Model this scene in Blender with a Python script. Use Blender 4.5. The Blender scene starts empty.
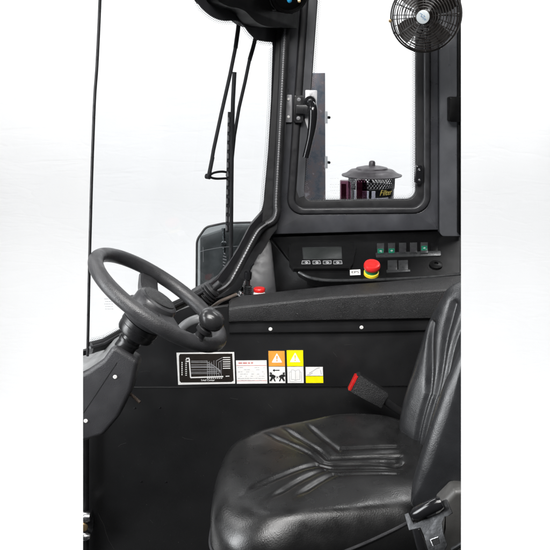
import bpy, bmesh, math, random
from mathutils import Vector, Matrix, noise
random.seed(4)
R=math.radians
S=bpy.context.scene
COL=S.collection
# ------------------------------------------------------------------ camera
PITCH=R(15); FPX=764.0; CAM=Vector((0,0,1.4))
cd=bpy.data.cameras.new('camera'); cam=bpy.data.objects.new('camera',cd); COL.objects.link(cam)
cam.location=CAM; cam.rotation_euler=(R(90)-PITCH,0,0)
cd.sensor_width=36; cd.lens=FPX/550*36; cd.clip_start=.05; cd.clip_end=60
S.camera=cam
cp,sp=math.cos(PITCH),math.sin(PITCH)
def ray(px,py):
    u=(px-275)/FPX; v=(275-py)/FPX
    return Vector((u,cp+v*sp,-sp+v*cp))
def onY(px,py,Y):
    d=ray(px,py); return CAM+d*(Y/d.y)
def onZ(px,py,Z):
    d=ray(px,py); return CAM+d*((Z-CAM.z)/d.z)
class Plane:
    def __init__(s,a,b,c):
        s.p=a.copy(); s.n=(b-a).cross(c-a).normalized()
        if s.n.dot(CAM-a)<0: s.n=-s.n          # n faces the viewer's side
    def at(s,px,py,off=0):
        d=ray(px,py); p=s.p+s.n*off
        return CAM+d*((p-CAM).dot(s.n)/d.dot(s.n))
class YP:
    def __init__(s,Y): s.Y=Y; s.n=Vector((0,-1,0))
    def at(s,px,py,off=0): return onY(px,py,s.Y-off)
# ------------------------------------------------------------------ materials
M={}
def nodes(name):
    m=bpy.data.materials.new(name); m.use_nodes=True; M[name]=m
    nt=m.node_tree; return m,nt,nt.nodes['Principled BSDF']
def mat(name,col,rough=.5,metal=0,bump=0,bscale=400,var=.25,vscale=9,rvar=.12,coat=0,spec=.5,specks=0,voro=False,detail=3):
    m,nt,b=nodes(name); N=nt.nodes; L=nt.links
    tc=N.new('ShaderNodeTexCoord')
    nz=N.new('ShaderNodeTexNoise'); nz.inputs['Scale'].default_value=vscale; nz.inputs['Detail'].default_value=6; nz.inputs['Roughness'].default_value=.6
    L.new(tc.outputs['Object'],nz.inputs['Vector'])
    rp=N.new('ShaderNodeMapRange'); rp.inputs['From Min'].default_value=.3; rp.inputs['From Max'].default_value=.7
    rp.inputs['To Min'].default_value=1-var; rp.inputs['To Max'].default_value=1+var
    L.new(nz.outputs['Fac'],rp.inputs['Value'])
    mx=N.new('ShaderNodeVectorMath'); mx.operation='SCALE'; mx.inputs[0].default_value=col[:3]
    L.new(rp.outputs['Result'],mx.inputs['Scale'])
    outc=mx.outputs[0]
    if specks:
        vo=N.new('ShaderNodeTexNoise'); vo.inputs['Scale'].default_value=380; vo.inputs['Detail'].default_value=2
        L.new(tc.outputs['Object'],vo.inputs['Vector'])
        lt=N.new('ShaderNodeMapRange'); lt.inputs['From Min'].default_value=.735; lt.inputs['From Max'].default_value=.80
        L.new(vo.outputs['Fac'],lt.inputs['Value'])
        ml=N.new('ShaderNodeMath'); ml.operation='MULTIPLY'; ml.inputs[1].default_value=specks; L.new(lt.outputs['Result'],ml.inputs[0])
        mm=N.new('ShaderNodeMix'); mm.data_type='RGBA'
        L.new(ml.outputs[0],mm.inputs['Factor']); L.new(outc,mm.inputs['A']); mm.inputs['B'].default_value=(.28,.27,.25,1)
        outc=mm.outputs['Result']
    L.new(outc,b.inputs['Base Color'])
    b.inputs['Metallic'].default_value=metal
    n2=N.new('ShaderNodeTexNoise'); n2.inputs['Scale'].default_value=vscale*2.7; n2.inputs['Detail'].default_value=8
    L.new(tc.outputs['Object'],n2.inputs['Vector'])
    r2=N.new('ShaderNodeMapRange'); r2.inputs['From Min'].default_value=.3; r2.inputs['From Max'].default_value=.7
    r2.inputs['To Min'].default_value=max(.03,rough-rvar); r2.inputs['To Max'].default_value=min(1,rough+rvar)
    L.new(n2.outputs['Fac'],r2.inputs['Value']); L.new(r2.outputs['Result'],b.inputs['Roughness'])
    b.inputs['Specular IOR Level'].default_value=spec
    if coat: b.inputs['Coat Weight'].default_value=coat; b.inputs['Coat Roughness'].default_value=.15
    if bump:
        if voro:
            t=N.new('ShaderNodeTexVoronoi'); t.inputs['Scale'].default_value=bscale; o=t.outputs['Distance']
        else:
            t=N.new('ShaderNodeTexNoise'); t.inputs['Scale'].default_value=bscale; t.inputs['Detail'].default_value=detail; o=t.outputs['Fac']
        L.new(tc.outputs['Object'],t.inputs['Vector'])
        bp=N.new('ShaderNodeBump'); bp.inputs['Strength'].default_value=bump; bp.inputs['Distance'].default_value=.002
        L.new(o,bp.inputs['Height']); L.new(bp.outputs['Normal'],b.inputs['Normal'])
    return m
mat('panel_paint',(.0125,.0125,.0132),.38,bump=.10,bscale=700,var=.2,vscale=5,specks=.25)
mat('panel_paint_low',(.0075,.0075,.0080),.40,rvar=.06,bump=.10,bscale=700,var=.15,vscale=4,specks=.3)  # darker copy of the panel paint: weaker light low down, put into colour
mat('pillar_grey',(.068,.070,.076),.36,bump=.05,bscale=400,var=.3,vscale=8)
mat('border_grey',(.020,.020,.023),.45,var=.2,vscale=12)
mat('hub_plastic',(.028,.028,.030),.36,bump=.1,bscale=500,var=.2,vscale=12)
mat('lid_dark',(.055,.05,.055),.42,metal=.2,var=.35,vscale=18)
mat('lattice_grey',(.22,.22,.23),.4,metal=.3,var=.2,vscale=30)
mat('bead_grey',(.15,.15,.155),.35,var=.2,vscale=60)
mat('grey_plate',(.038,.039,.044),.36,bump=.06,bscale=500,var=.5,vscale=6,rvar=.16,specks=.2)  # strong mottling: scuffs, plus reflections put into the colour
mat('textured_plastic',(.0145,.0145,.0152),.42,bump=.75,bscale=620,var=.25,vscale=14,voro=False,detail=1)
mat('cover_plastic',(.034,.034,.037),.38,bump=.5,bscale=760,var=.2,vscale=11,detail=1)
mat('console_plastic',(.0024,.0024,.0026),.40,spec=.14,bump=.2,bscale=800,var=.3,vscale=12,specks=.15)
mat('black_rubber',(.010,.010,.011),.55,bump=.12,bscale=500,var=.3,vscale=20)
mat('seal_grey',(.020,.020,.022),.42,bump=.1,bscale=500,var=.2,vscale=20)
mat('wheel_rubber',(.029,.029,.031),.38,bump=.35,bscale=520,var=.35,vscale=16,specks=.3)
mat('leather',(.0068,.0068,.0070),.31,bump=.16,bscale=330,var=.3,vscale=10,rvar=.08,detail=4,spec=.5)
mat('leather_lit',(.015,.0155,.017),.30,bump=.14,bscale=330,var=.3,vscale=10,rvar=.08,detail=4,spec=.5)  # same leather in a lighter tone, for the light falling on the backrest
mat('black_metal',(.012,.012,.013),.34,bump=.05,bscale=300,var=.3,vscale=20)
mat('fan_black',(.010,.008,.007),.34,var=.3,vscale=20)
mat('knob_gloss',(.02,.02,.021),.27,var=.2,vscale=30,rvar=.06,specks=.2)
mat('black_gloss',(.008,.008,.009),.16,var=.2,vscale=20,rvar=.05)
mat('steel',(.55,.55,.56),.28,metal=1,bump=.05,bscale=300,var=.25,vscale=40)
mat('dark_steel',(.040,.041,.043),.40,metal=.85,bump=.1,bscale=250,var=.35,vscale=40)
mat('brass',(.42,.30,.16),.38,metal=.9,var=.3,vscale=60)
mat('dark_brown',(.10,.075,.06),.5,var=.3,vscale=40)
mat('mirror_grey',(.15,.153,.155),.4,var=.5,vscale=14)
mat('wiper_black',(.012,.012,.013),.6,spec=.12,var=.2,vscale=30)
mat('faint_print',(.55,.55,.56),.6,var=.1,vscale=50)
mat('zinc_plate',(.62,.62,.63),.4,metal=.3,var=.1,vscale=30)
mat('screw_white',(.72,.71,.69),.4,var=.2,vscale=80)
mat('white_print',(.80,.79,.77),.5,var=.06,vscale=60)
mat('grey_print',(.36,.36,.37),.5,var=.1,vscale=60)
mat('black_print',(.015,.015,.015),.5,var=.1,vscale=60)
mat('brown_print',(.016,.0125,.010),.4,var=.15,vscale=50)
mat('red_print',(.55,.10,.08),.5,var=.1,vscale=60)
mat('orange_print',(.80,.33,.05),.45,var=.08,vscale=60)
mat('yellow_print',(.86,.76,.0),.45,var=.06,vscale=60)
mat('red_plastic',(.62,.018,.016),.34,var=.12,vscale=50)
mat('red_button',(.45,.012,.012),.36,var=.12,vscale=50)
mat('green_plastic',(.02,.20,.08),.4,var=.1,vscale=50)
mat('yellow_plastic',(.80,.60,.02),.4,var=.1,vscale=50)
mat('green_lens',(.005,.10,.058),.25,var=.1,vscale=50)
mat('blue_lens',(.02,.22,.42),.2,var=.1,vscale=50)
mat('blue_print',(.05,.17,.35),.5,var=.1,vscale=50)
mat('badge_silver',(.42,.45,.46),.35,metal=.3,var=.1,vscale=40)
mat('screen_face',(.012,.014,.0135),.42,var=.15,vscale=30,rvar=.05)
mat('switch_black',(.022,.023,.024),.35,var=.2,vscale=40)
mat('pale_plastic',(.42,.43,.44),.4,var=.15,vscale=30)
mat('faded_yellow',(.50,.40,.10),.5,var=.2,vscale=40)
mat('rear_cover',(.050,.049,.047),.42,bump=.1,bscale=400,var=.2,vscale=20)
mat('scuff',(.022,.0215,.021),.6,var=.3,vscale=60)
mat('maroon_lens',(.15,.06,.085),.25,var=.3,vscale=30)
mat('cloth_white',(.90,.905,.91),.9,bump=.05,bscale=60,var=.012,vscale=2.5,rvar=.02)
nt=M['cloth_white'].node_tree; N=nt.nodes; b=N['Principled BSDF']
tc=N.new('ShaderNodeTexCoord'); prev=None
for rot,sc,dist,st in ((.95,(1.1,1,4.2),.022,.06),(-.75,(.9,1,5.5),.016,.05),(1.3,(3,1,6),.007,.04)):
    mp=N.new('ShaderNodeMapping'); mp.inputs['Rotation'].default_value=(0,rot,0); mp.inputs['Scale'].default_value=sc
    nz=N.new('ShaderNodeTexNoise'); nz.inputs['Scale'].default_value=1.5; nz.inputs['Detail'].default_value=3; nz.inputs['Distortion'].default_value=.6
    ab=N.new('ShaderNodeMath'); ab.operation='SUBTRACT'; ab.inputs[1].default_value=.5
    a2=N.new('ShaderNodeMath'); a2.operation='ABSOLUTE'; mn=N.new('ShaderNodeMath'); mn.operation='MINIMUM'; mn.inputs[1].default_value=.06
    bp=N.new('ShaderNodeBump'); bp.inputs['Strength'].default_value=st; bp.inputs['Distance'].default_value=dist*8
    L=nt.links.new; L(tc.outputs['Object'],mp.inputs[0]); L(mp.outputs[0],nz.inputs['Vector']); L(nz.outputs['Fac'],ab.inputs[0]); L(ab.outputs[0],a2.inputs[0]); L(a2.outputs[0],mn.inputs[0]); L(mn.outputs[0],bp.inputs['Height'])
    if prev: L(prev.outputs[0],bp.inputs['Normal'])
    prev=bp
L(prev.outputs[0],b.inputs['Normal'])
# mottled blue/brown burnt steel
m,nt,b=nodes('burnt_steel')
tc=nt.nodes.new('ShaderNodeTexCoord'); nz=nt.nodes.new('ShaderNodeTexNoise'); nz.inputs['Scale'].default_value=26; nz.inputs['Detail'].default_value=7; nz.inputs['Roughness'].default_value=.7
cr=nt.nodes.new('ShaderNodeValToRGB')
e=cr.color_ramp.elements; e[0].position=.36; e[0].color=(.09,.115,.145,1); e[1].position=.68; e[1].color=(.40,.40,.44,1)
x=e.new(.48); x.color=(.16,.165,.19,1); x=e.new(.57); x.color=(.185,.155,.16,1)
nt.links.new(tc.outputs['Object'],nz.inputs['Vector']); nt.links.new(nz.outputs['Fac'],cr.inputs['Fac']); nt.links.new(cr.outputs['Color'],b.inputs['Base Color'])
b.inputs['Metallic'].default_value=.4; b.inputs['Roughness'].default_value=.35
def glass(name,tint,gl=.06,rough=.02,gcol=(1,1,1,1)):
    m,nt,b=nodes(name); N=nt.nodes; L=nt.links
    tr=N.new('ShaderNodeBsdfTransparent'); tr.inputs[0].default_value=(*tint,1)
    g=N.new('ShaderNodeBsdfGlossy'); g.inputs['Roughness'].default_value=rough; g.inputs['Color'].default_value=gcol
    fr=N.new('ShaderNodeFresnel'); fr.inputs['IOR'].default_value=1.3
    ml=N.new('ShaderNodeMath'); ml.operation='MULTIPLY'; ml.inputs[1].default_value=gl; L.new(fr.outputs[0],ml.inputs[0])
    mx=N.new('ShaderNodeMixShader'); L.new(ml.outputs[0],mx.inputs[0]); L.new(tr.outputs[0],mx.inputs[1]); L.new(g.outputs[0],mx.inputs[2])
    L.new(mx.outputs[0],N['Material Output'].inputs['Surface']); N.remove(b)
glass('clear_glass',(.985,.99,.995),.035)
glass('smoked_glass',(.60,.62,.625),.25)
glass('bowl_clear',(.72,.72,.75),.9)
glass('maroon_glass',(.36,.23,.29),.8)
# ------------------------------------------------------------------ object helpers
def obj(name,bm,m,parent=None,smooth=True,angle=35):
    bmesh.ops.recalc_face_normals(bm,faces=bm.faces)
    me=bpy.data.meshes.new(name); bm.to_mesh(me); bm.free()
    if m: me.materials.append(M[m])
    if smooth:
        for p in me.polygons: p.use_smooth=True
        try: me.set_sharp_from_angle(angle=R(angle))
        except Exception: pass
    o=bpy.data.objects.new(name,me); COL.objects.link(o)
    if parent: adopt(o,parent)
    return o
def origin(o):
    p=o.location.copy(); q=o.parent
    return p
BASE={}
def adopt(o,parent):
    o.parent=parent
    o.matrix_parent_inverse=Matrix.Translation(-BASE.get(parent.name,Vector((0,0,0))))
def tag(o,label,cat,group=None,kind=None):
    if label: o['label']=label
    if cat: o['category']=cat
    if group: o['group']=group
    if kind: o['kind']=kind
    return o
def thing(name,label,cat,loc,group=None):
    o=bpy.data.objects.new(name,None); COL.objects.link(o); o.location=loc; o.empty_display_size=.05
    BASE[o.name]=Vector(loc)
    return tag(o,label,cat,group)
# ------------------------------------------------------------------ mesh helpers
def rounded(pts,r,seg=6):
    """round the corners of a closed 2-D polygon; r a number or list; each corner gives seg+1 points"""
    out=[]; n=len(pts)
    for i,p in enumerate(pts):
        rr=r[i] if isinstance(r,(list,tuple)) else r
        P=Vector(p); A=Vector(pts[i-1])-P; B=Vector(pts[(i+1)%n])-P
        a=A.angle(B); A.normalize(); B.normalize()
        d=min(rr/math.tan(a/2) if a<3.13 else 0.001,1e6)
        s=P+A*d; e=P+B*d
        for k in range(seg+1):
            t=k/seg
            # quadratic-ish conic close to an arc
            w=math.sin(a/2); b0=(1-t)**2; b1=2*t*(1-t)*w; b2=t*t
            q=(s*b0+P*b1+e*b2)/(b0+b1+b2); out.append((q.x,q.y))
    return out
def smooth_path(pts,n=8,closed=False):
    P=[Vector(p) for p in pts]; N=len(P); out=[]
    rng=range(N if closed else N-1)
    for i in rng:
        p0=P[i-1] if (i>0 or closed) else P[0]*2-P[1]
        p1=P[i]; p2=P[(i+1)%N]
        p3=P[(i+2)%N] if (i+2<N or closed) else P[-1]*2-P[-2]
        for k in range(n):
            t=k/n
            out.append(.5*((2*p1)+(p2-p0)*t+(2*p0-5*p1+4*p2-p3)*t*t+(3*p1-p0-3*p2+p3)*t**3))
    if not closed: out.append(P[-1])
    return out
def slab(bm,pts,vec,bevel=0,seg=2):
    a=[bm.verts.new(p) for p in pts]; b=[bm.verts.new(Vector(p)+vec) for p in pts]
    f=bm.faces.new(a); bm.faces.new(b[::-1])
    n=len(a)
    for i in range(n): bm.faces.new((a[i],b[i],b[(i+1)%n],a[(i+1)%n]))
    if bevel:
        bmesh.ops.bevel(bm,geom=list(f.edges),offset=bevel,segments=seg,profile=.5,affect='EDGES',clamp_overlap=True)
    return bm
def pslab(pl,pts,thick,off=0,bevel=0,bm=None,seg=2):
    bm=bm or bmesh.new()
    return slab(bm,[pl.at(x,y,off) for x,y in pts],-pl.n*thick,bevel,seg)
def pillow(pl,pts,r,vec,rp,off=0,n=6):
    """solid with softly rounded front edges: outline in photo pixels, rp the inset in pixels, r the rounding depth"""
    bm=bmesh.new(); P=[Vector(p) for p in pts]; N=len(P)
    ar=sum(P[i].x*P[(i+1)%N].y-P[(i+1)%N].x*P[i].y for i in range(N)); sg=1 if ar>0 else -1
    nn=[]
    for i in range(N):
        t=(P[(i+1)%N]-P[i-1]).normalized(); nn.append(Vector((-t.y,t.x))*sg)
    rings=[]
    for k in range(n+1):
        a=k/n*math.pi/2; ins=rp*(1-math.sin(a)) ; dep=r*(1-math.cos(a))
        rings.append([bm.verts.new(pl.at(p.x+q.x*ins,p.y+q.y*ins,off)-pl.n*dep) for p,q in zip(P,nn)][:])
    # k=0: full inset at the front face; k=n: outline, r behind it
    rings.append([bm.verts.new(v.co+vec) for v in rings[-1]])
    for A,B in zip(rings,rings[1:]):
        for i in range(N): bm.faces.new((A[i],A[(i+1)%N],B[(i+1)%N],B[i]))
    bm.faces.new(rings[0]); bm.faces.new(rings[-1][::-1]); return bm
def ring(pl,outer,inner,thick,off=0,bevel=0,bm=None):
    bm=bm or bmesh.new(); n=len(outer)
    O=[pl.at(*p,off) for p in outer]; I=[pl.at(*p,off) for p in inner]; v=-pl.n*thick
    a=[bm.verts.new(p) for p in O]; b=[bm.verts.new(p) for p in I]; c=[bm.verts.new(p+v) for p in O]; d=[bm.verts.new(p+v) for p in I]
    fe=[]
    for i in range(n):
        j=(i+1)%n
        f=bm.faces.new((a[i],a[j],b[j],b[i])); bm.faces.new((c[i],d[i],d[j],c[j])); bm.faces.new((a[i],c[i],c[j],a[j])); bm.faces.new((b[i],b[j],d[j],d[i]))
        for e in f.edges:
            if {e.verts[0],e.verts[1]} in ({a[i],a[j]},{b[i],b[j]}): fe.append(e)
    if bevel: bmesh.ops.bevel(bm,geom=fe,offset=bevel,segments=3,profile=.5,affect='EDGES',clamp_overlap=True)
    return bm
def tube(bm,path,r,seg=10,closed=False,cap=True,flat=1.0,nrm=None):
    """r: number or list; flat squashes the section along nrm"""
    P=[Vector(p) for p in path]; n=len(P); rings=[]
    up=nrm.normalized() if nrm else None
    prev=None
    for i in range(n):
        if closed: t=P[(i+1)%n]-P[i-1]
        else: t=P[min(i+1,n-1)]-P[max(i-1,0)]
        t.normalize()
        if up is not None: s=t.cross(up).normalized(); u=s.cross(t)
        else:
            if prev is None:
                q=Vector((0,0,1)) if abs(t.z)<.9 else Vector((1,0,0)); s=t.cross(q).normalized()
            else: s=(prev-t*prev.dot(t)).normalized()
            u=s.cross(t); prev=s
        rr=r[i] if isinstance(r,(list,tuple)) else r
        rings.append([bm.verts.new(P[i]+s*rr*math.cos(2*math.pi*k/seg)+u*rr*flat*math.sin(2*math.pi*k/seg)) for k in range(seg)])
    m=n if closed else n-1
    for i in range(m):
        A=rings[i]; B=rings[(i+1)%n]
        for k in range(seg): bm.faces.new((A[k],A[(k+1)%seg],B[(k+1)%seg],B[k]))
    if cap and not closed: bm.faces.new(rings[0][::-1]); bm.faces.new(rings[-1])
    return bm
def basis(n):
    n=n.normalized(); q=Vector((0,1,0)) if abs(n.y)<.9 else Vector((1,0,0))
    a=q.cross(n).normalized(); b=n.cross(a); return a,b,n
def lathe(bm,c,axis,prof,seg=32,ell=1.0):
    a,b,n=basis(axis); c=Vector(c); rings=[]
    for r,h in prof:
        if r<1e-6: rings.append([bm.verts.new(c+n*h)])
        else: rings.append([bm.verts.new(c+n*h+(a*math.cos(2*math.pi*k/seg)+b*ell*math.sin(2*math.pi*k/seg))*r) for k in range(seg)])
    for A,B in zip(rings,rings[1:]):
        for k in range(seg):
            j=(k+1)%seg
            if len(A)==1 and len(B)==1: continue
            if len(A)==1: bm.faces.new((A[0],B[j],B[k]))
            elif len(B)==1: bm.faces.new((A[k],A[j],B[0]))
            else: bm.faces.new((A[k],A[j],B[j],B[k]))
    if len(rings[0])>1: bm.faces.new(rings[0][::-1])
    if len(rings[-1])>1: bm.faces.new(rings[-1])
    return bm
def box(bm,c,ax,ay,az,bevel=0):
    c=Vector(c); vs=[bm.verts.new(c+ax*i+ay*j+az*k) for i in (-1,1) for j in (-1,1) for k in (-1,1)]
    F=[(0,1,3,2),(4,6,7,5),(0,4,5,1),(2,3,7,6),(0,2,6,4),(1,5,7,3)]
    fs=[bm.faces.new([vs[i] for i in f]) for f in F]
    if bevel:
        es=list({e for f in fs for e in f.edges}); bmesh.ops.bevel(bm,geom=es,offset=bevel,segments=3,profile=.5,affect='EDGES')
    return bm
def strip(pl,lines,w,off,thick=.0003,bm=None):
    """flat printed lines: each polyline in photo pixels becomes bars of width w (pixels)"""
    bm=bm or bmesh.new()
    for ln in lines:
        for (x0,y0),(x1,y1) in zip(ln,ln[1:]):
            d=Vector((x1-x0,y1-y0)); L=d.length
            if L<1e-4: continue
            d/=L; s=Vector((-d.y,d.x))*w/2
            slab(bm,[pl.at(x0+s.x,y0+s.y,off),pl.at(x1+s.x,y1+s.y,off),pl.at(x1-s.x,y1-s.y,off),pl.at(x0-s.x,y0-s.y,off)],-pl.n*thick)
    return bm
def disc(bm,c,n,r,h,seg=10):
    return lathe(bm,c,n,[(r,0),(r,h*.6),(r*.75,h),(0,h)],seg)
def bis(bm,px,keep_left=True):
    """cut a mesh where the cab section ends (vertical plane), closing the cut"""
    a=ray(px,0); b_=ray(px,550); n=a.cross(b_).normalized()
    if n.x<0: n=-n
    if not keep_left: n=-n
    r=bmesh.ops.bisect_plane(bm,geom=bm.verts[:]+bm.edges[:]+bm.faces[:],plane_co=CAM,plane_no=n,clear_outer=True,clear_inner=False)
    es=[e for e in r['geom_cut'] if isinstance(e,bmesh.types.BMEdge)]
    try: bmesh.ops.holes_fill(bm,edges=es,sides=0)
    except Exception: pass
    return bm
def text_mesh(body,size,shear=0):
    cu=bpy.data.curves.new('text','FONT'); cu.body=body; cu.size=size; cu.offset=size*.018; cu.align_x='CENTER'; cu.align_y='CENTER'; cu.shear=shear
    o=bpy.data.objects.new('text',cu); COL.objects.link(o)
    dg=bpy.context.evaluated_depsgraph_get(); dg.update()
    me=bpy.data.meshes.new_from_object(o.evaluated_get(dg)); bpy.data.objects.remove(o)
    bm=bmesh.new(); bm.from_mesh(me); bpy.data.meshes.remove(me); return bm
def text_on(bm_out,body,size,c,ax,ay,shear=0,thick=.0003,sx=1.0,wrap=None):
    t=text_mesh(body,size,shear); n=ax.cross(ay)
    r=bmesh.ops.extrude_face_region(t,geom=t.faces[:])
    for v in [g for g in r['geom'] if isinstance(g,bmesh.types.BMVert)]: v.co.z+=thick
    mp={}
    for v in t.verts:
        x,y,z=v.co
        p=wrap(x*sx,y,z) if wrap else c+ax*(x*sx)+ay*y+n*z
        mp[v.index if v.index>=0 else id(v)]=None
        v.co=p
    me=bpy.data.meshes.new('t'); t.to_mesh(me); t.free(); bm_out.from_mesh(me); bpy.data.meshes.remove(me)
    return bm_out
XA=Vector((1,0,0)); YA=Vector((0,1,0)); ZA=Vector((0,0,1))
CL,CR=83,461            # where the cab section ends, left and right
# ================================================================== SETTING
bm=bmesh.new()
prof=[]
for k in range(0,4): prof.append((2.35+k*.25,-.95))
cY,cZ,rr=3.25,.55,1.5
for k in range(1,15):
    a=k/14*math.pi/2; prof.append((cY+rr*math.sin(a),cZ-rr*math.cos(a)))
for k in range(1,30): prof.append((cY+rr,cZ+k*.12))
nx=150; g=[]
for i in range(nx+1):
    X=-5+10*i/nx; row=[]
    for (y,z) in prof:
        w=noise.noise(Vector((X*1.1+z*.35,z*.9-X*.4,y*.3)))*.035+noise.noise(Vector((X*3.1+z*1.7,z*2.2-X*1.1,3.3)))*.012
        s=max(0,min(1,(y-2.9)/1.5))
        row.append(bm.verts.new((X,y-w*s,z)))
    g.append(row)
for i in range(nx):
    for j in range(len(prof)-1): bm.faces.new((g[i][j],g[i+1][j],g[i+1][j+1],g[i][j+1]))
tag(obj('backdrop',bm,'cloth_white'),'creased white cloth sheet hung behind the cab',None,kind='structure')
# ================================================================== CAB SHELL
cab=thing('cab_shell','black painted vehicle cab side wall with pillars and a grey window plate','cab',(.1,1.98,0))
WSP=Plane(onY(285,0,2.19),onY(268,215,2.19),onY(95,165,1.60))
WALL=YP(2.20); UP=YP(1.95); LOW=YP(1.956)
# floor
bm=bmesh.new()
slab(bm,[onZ(CL,250+0,0) if False else Vector((ray(CL,400).x/ray(CL,400).y*y,y,0)) for y in (1.15,)]+[Vector((ray(CL,400).x/ray(CL,400).y*2.0,2.0,0)),Vector((ray(CR,400).x/ray(CR,400).y*2.0,2.0,0)),Vector((ray(CR,400).x/ray(CR,400).y*1.15,1.15,0))],Vector((0,0,-.05)),.004)
obj('floor_plate',bm,'panel_paint_low',cab)
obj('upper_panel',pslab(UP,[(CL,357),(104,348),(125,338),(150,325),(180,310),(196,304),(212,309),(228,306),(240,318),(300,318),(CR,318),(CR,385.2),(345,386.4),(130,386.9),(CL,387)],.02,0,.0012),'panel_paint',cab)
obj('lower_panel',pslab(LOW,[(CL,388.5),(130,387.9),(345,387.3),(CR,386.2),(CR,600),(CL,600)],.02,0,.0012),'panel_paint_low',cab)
# folded lip below the arm pad
obj('panel_lip',pslab(YP(1.937),[(229,319),(CR,316),(CR,329.5),(361,331.5),(229,333)],.02,0,.003),'panel_paint',cab)
# vertical pipe post at the front corner
bm=bmesh.new(); tube(bm,[onY(84.5,388,1.93),onY(84.5,600,1.93)],.0125,16); bis(bm,CL,False)
obj('corner_post',bm,'black_metal',cab)
def screw(parent,pl,px,py,r,off=0,m='screw_white',name='screw'):
    bm=bmesh.new(); c=pl.at(px,py,off-.001); lathe(bm,c,pl.n,[(r,0),(r,.0012),(r*.8,.0024),(r*.35,.0028),(r*.3,.0018),(0,.0018)],14)
    return obj(name,bm,m,parent)
for px,py,r in ((270.5,329,.0052),(361.5,327.3,.0052)): screw(cab,YP(1.937),px,py,r)
for px,py,r in ((135,408,.0028),(160,407.6,.0026),(141.3,481.5,.0027),(166,482,.0027)): screw(cab,LOW,px,py,r,0,'dark_steel')
for pl_,pts in ((LOW,[(98,513),(100.5,519),(104,525),(106,533),(109,541),(114,549)]),(LOW,[(118,447),(121,444.5),(126,443)]),(LOW,[(182,437),(186,439),(193,439.6)]),(LOW,[(150,520),(153,523)]),(LOW,[(112,405),(111.6,411),(112.3,416)]),(UP,[(140,372),(146,371),(150,371.4)]),(UP,[(150,341),(154,345)]),(UP,[(333,352),(337,357)]),(UP,[(344,345),(352,344.4)]),(LOW,[(230,398),(238,399.4)]),(LOW,[(268,404),(272,408)]),(UP,[(257,341),(259,342.6)])):
    obj('scuff_mark',strip(pl_,[pts],.34,.0003),'scuff',cab,False)
# grey window plate
TOP=-70
win_seal_o=[(306,TOP),(430.5,TOP),(430.5,213.3),(286.5,214.5)]
win_seal_i=[(312.5,TOP+6),(424,TOP+6),(424,207.5),(294.0,208.5)]
ro=[14,12,17,15]; ri=[9,8,12,10]
def rp(c,r): return rounded(c,r,8)
plate_o=[(290.0,TOP-14),(438.5,TOP-14),(438.5,230.0),(269.5,234.5)]
obj('window_plate',ring(WALL,rp(plate_o,[.4,.4,.6,.6]),rp(win_seal_o,ro),.05,0,.003),'grey_plate',cab)
# rear pillar, padded column and seam
bm=bmesh.new(); pslab(YP(2.185),rounded([(440,TOP-10),(480,TOP-10),(480,236.5),(440,236.5)],[.5,.5,4,5],6),.06,0,.012,bm,4); bis(bm,CR)
obj('rear_pillar',bm,'pillar_grey',cab)
obj('pillar_edge',pslab(YP(2.168),[(458.2,TOP),(CR,TOP),(CR,236),(458.2,233)],.02,0,.002),'console_plastic',cab)
bm=bmesh.new(); pslab(YP(2.150),rounded([(449.5,97),(480,97),(480,122),(449.5,122)],2,5),.03,0,.004,bm); bis(bm,CR)
obj('pillar_box',bm,'console_plastic',cab)
# front pillar: black trim, ribbed gasket
trimW=[(292,-80),(280.5,-80),(275.0,60),(270.3,130),(265.0,195),(263.0,211),(257,218),(250.0,226),(238,249),(228,264.5),(217,279),(206,286),(196,290.5),(190,294),(199,303),(214,299),(224,297),(238,291),(246,283),(256,262),(267,241),(271,236.5),(277.5,229),(279.5,208),(285.5,130),(288.6,60)]
obj('front_pillar',pslab(YP(2.165),trimW,.05,0,.004),'black_rubber',cab)
gp=[(289,-80),(287.3,-20),(284.0,40),(281.0,100),(278.4,150),(275.8,200),(275.8,212),(272.7,220),(264.5,225),(257.5,231),(251,242),(244.5,254.5),(233.6,275),(228.5,283),(222,288.4),(212.5,293),(203,296)]
gpath=[Vector((p[0],p[1],0)) for p in gp]
gs=smooth_path(gpath,22)
bm=bmesh.new(); PG=YP(2.165)
def GP(x,y,a,b):
    p=PG.at(x,y,a); q=WSP.at(x,y,b); return p if (p-CAM).length<(q-CAM).length else q
tube(bm,[GP(p.x+.8,p.y,.003,.010) for p in gs],.0125,12,flat=.8,nrm=Vector((0,-1,0)))
obj('pillar_gasket',bm,'black_rubber',cab)
bm=bmesh.new()
# beaded edge of the gasket; the glint on its ribs is put into pale grey
dens=[]; 
for a,b_ in zip(gs,gs[1:]):
    L=(b_-a).length; n=max(1,int(L/.55))
    for k in range(n): dens.append(a.lerp(b_,k/n))
tube(bm,[GP(p.x+.4,p.y,.0128,.0198) for p in dens],[.0033 if i%4<2 else .0024 for i in range(len(dens))],7,nrm=Vector((0,-1,0)))
obj('gasket_bead',bm,'bead_grey',cab)
obj('back_sheet',pslab(YP(2.27),[(268,222),(CR,218),(CR,325),(182,330),(190,304),(206,297),(240,292),(252,262)],.01),'console_plastic',cab)  # outer wall sheet, added to stop light leaking through the gaps
obj('pillar_back',pslab(YP(2.262),[(430,TOP-8),(CR,TOP-8),(CR,217.5),(430,217.5)],.01),'console_plastic',cab)
# grey corner panel under the plate
bm=bmesh.new(); slab(bm,[onY(268,237,2.185),onY(272,238.5,2.185),onY(280,293,2.12),onY(244,296,2.12),onY(243,284,2.13)],Vector((0,.02,0)),.002)
obj('corner_panel',bm,'seal_grey',cab)
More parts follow.
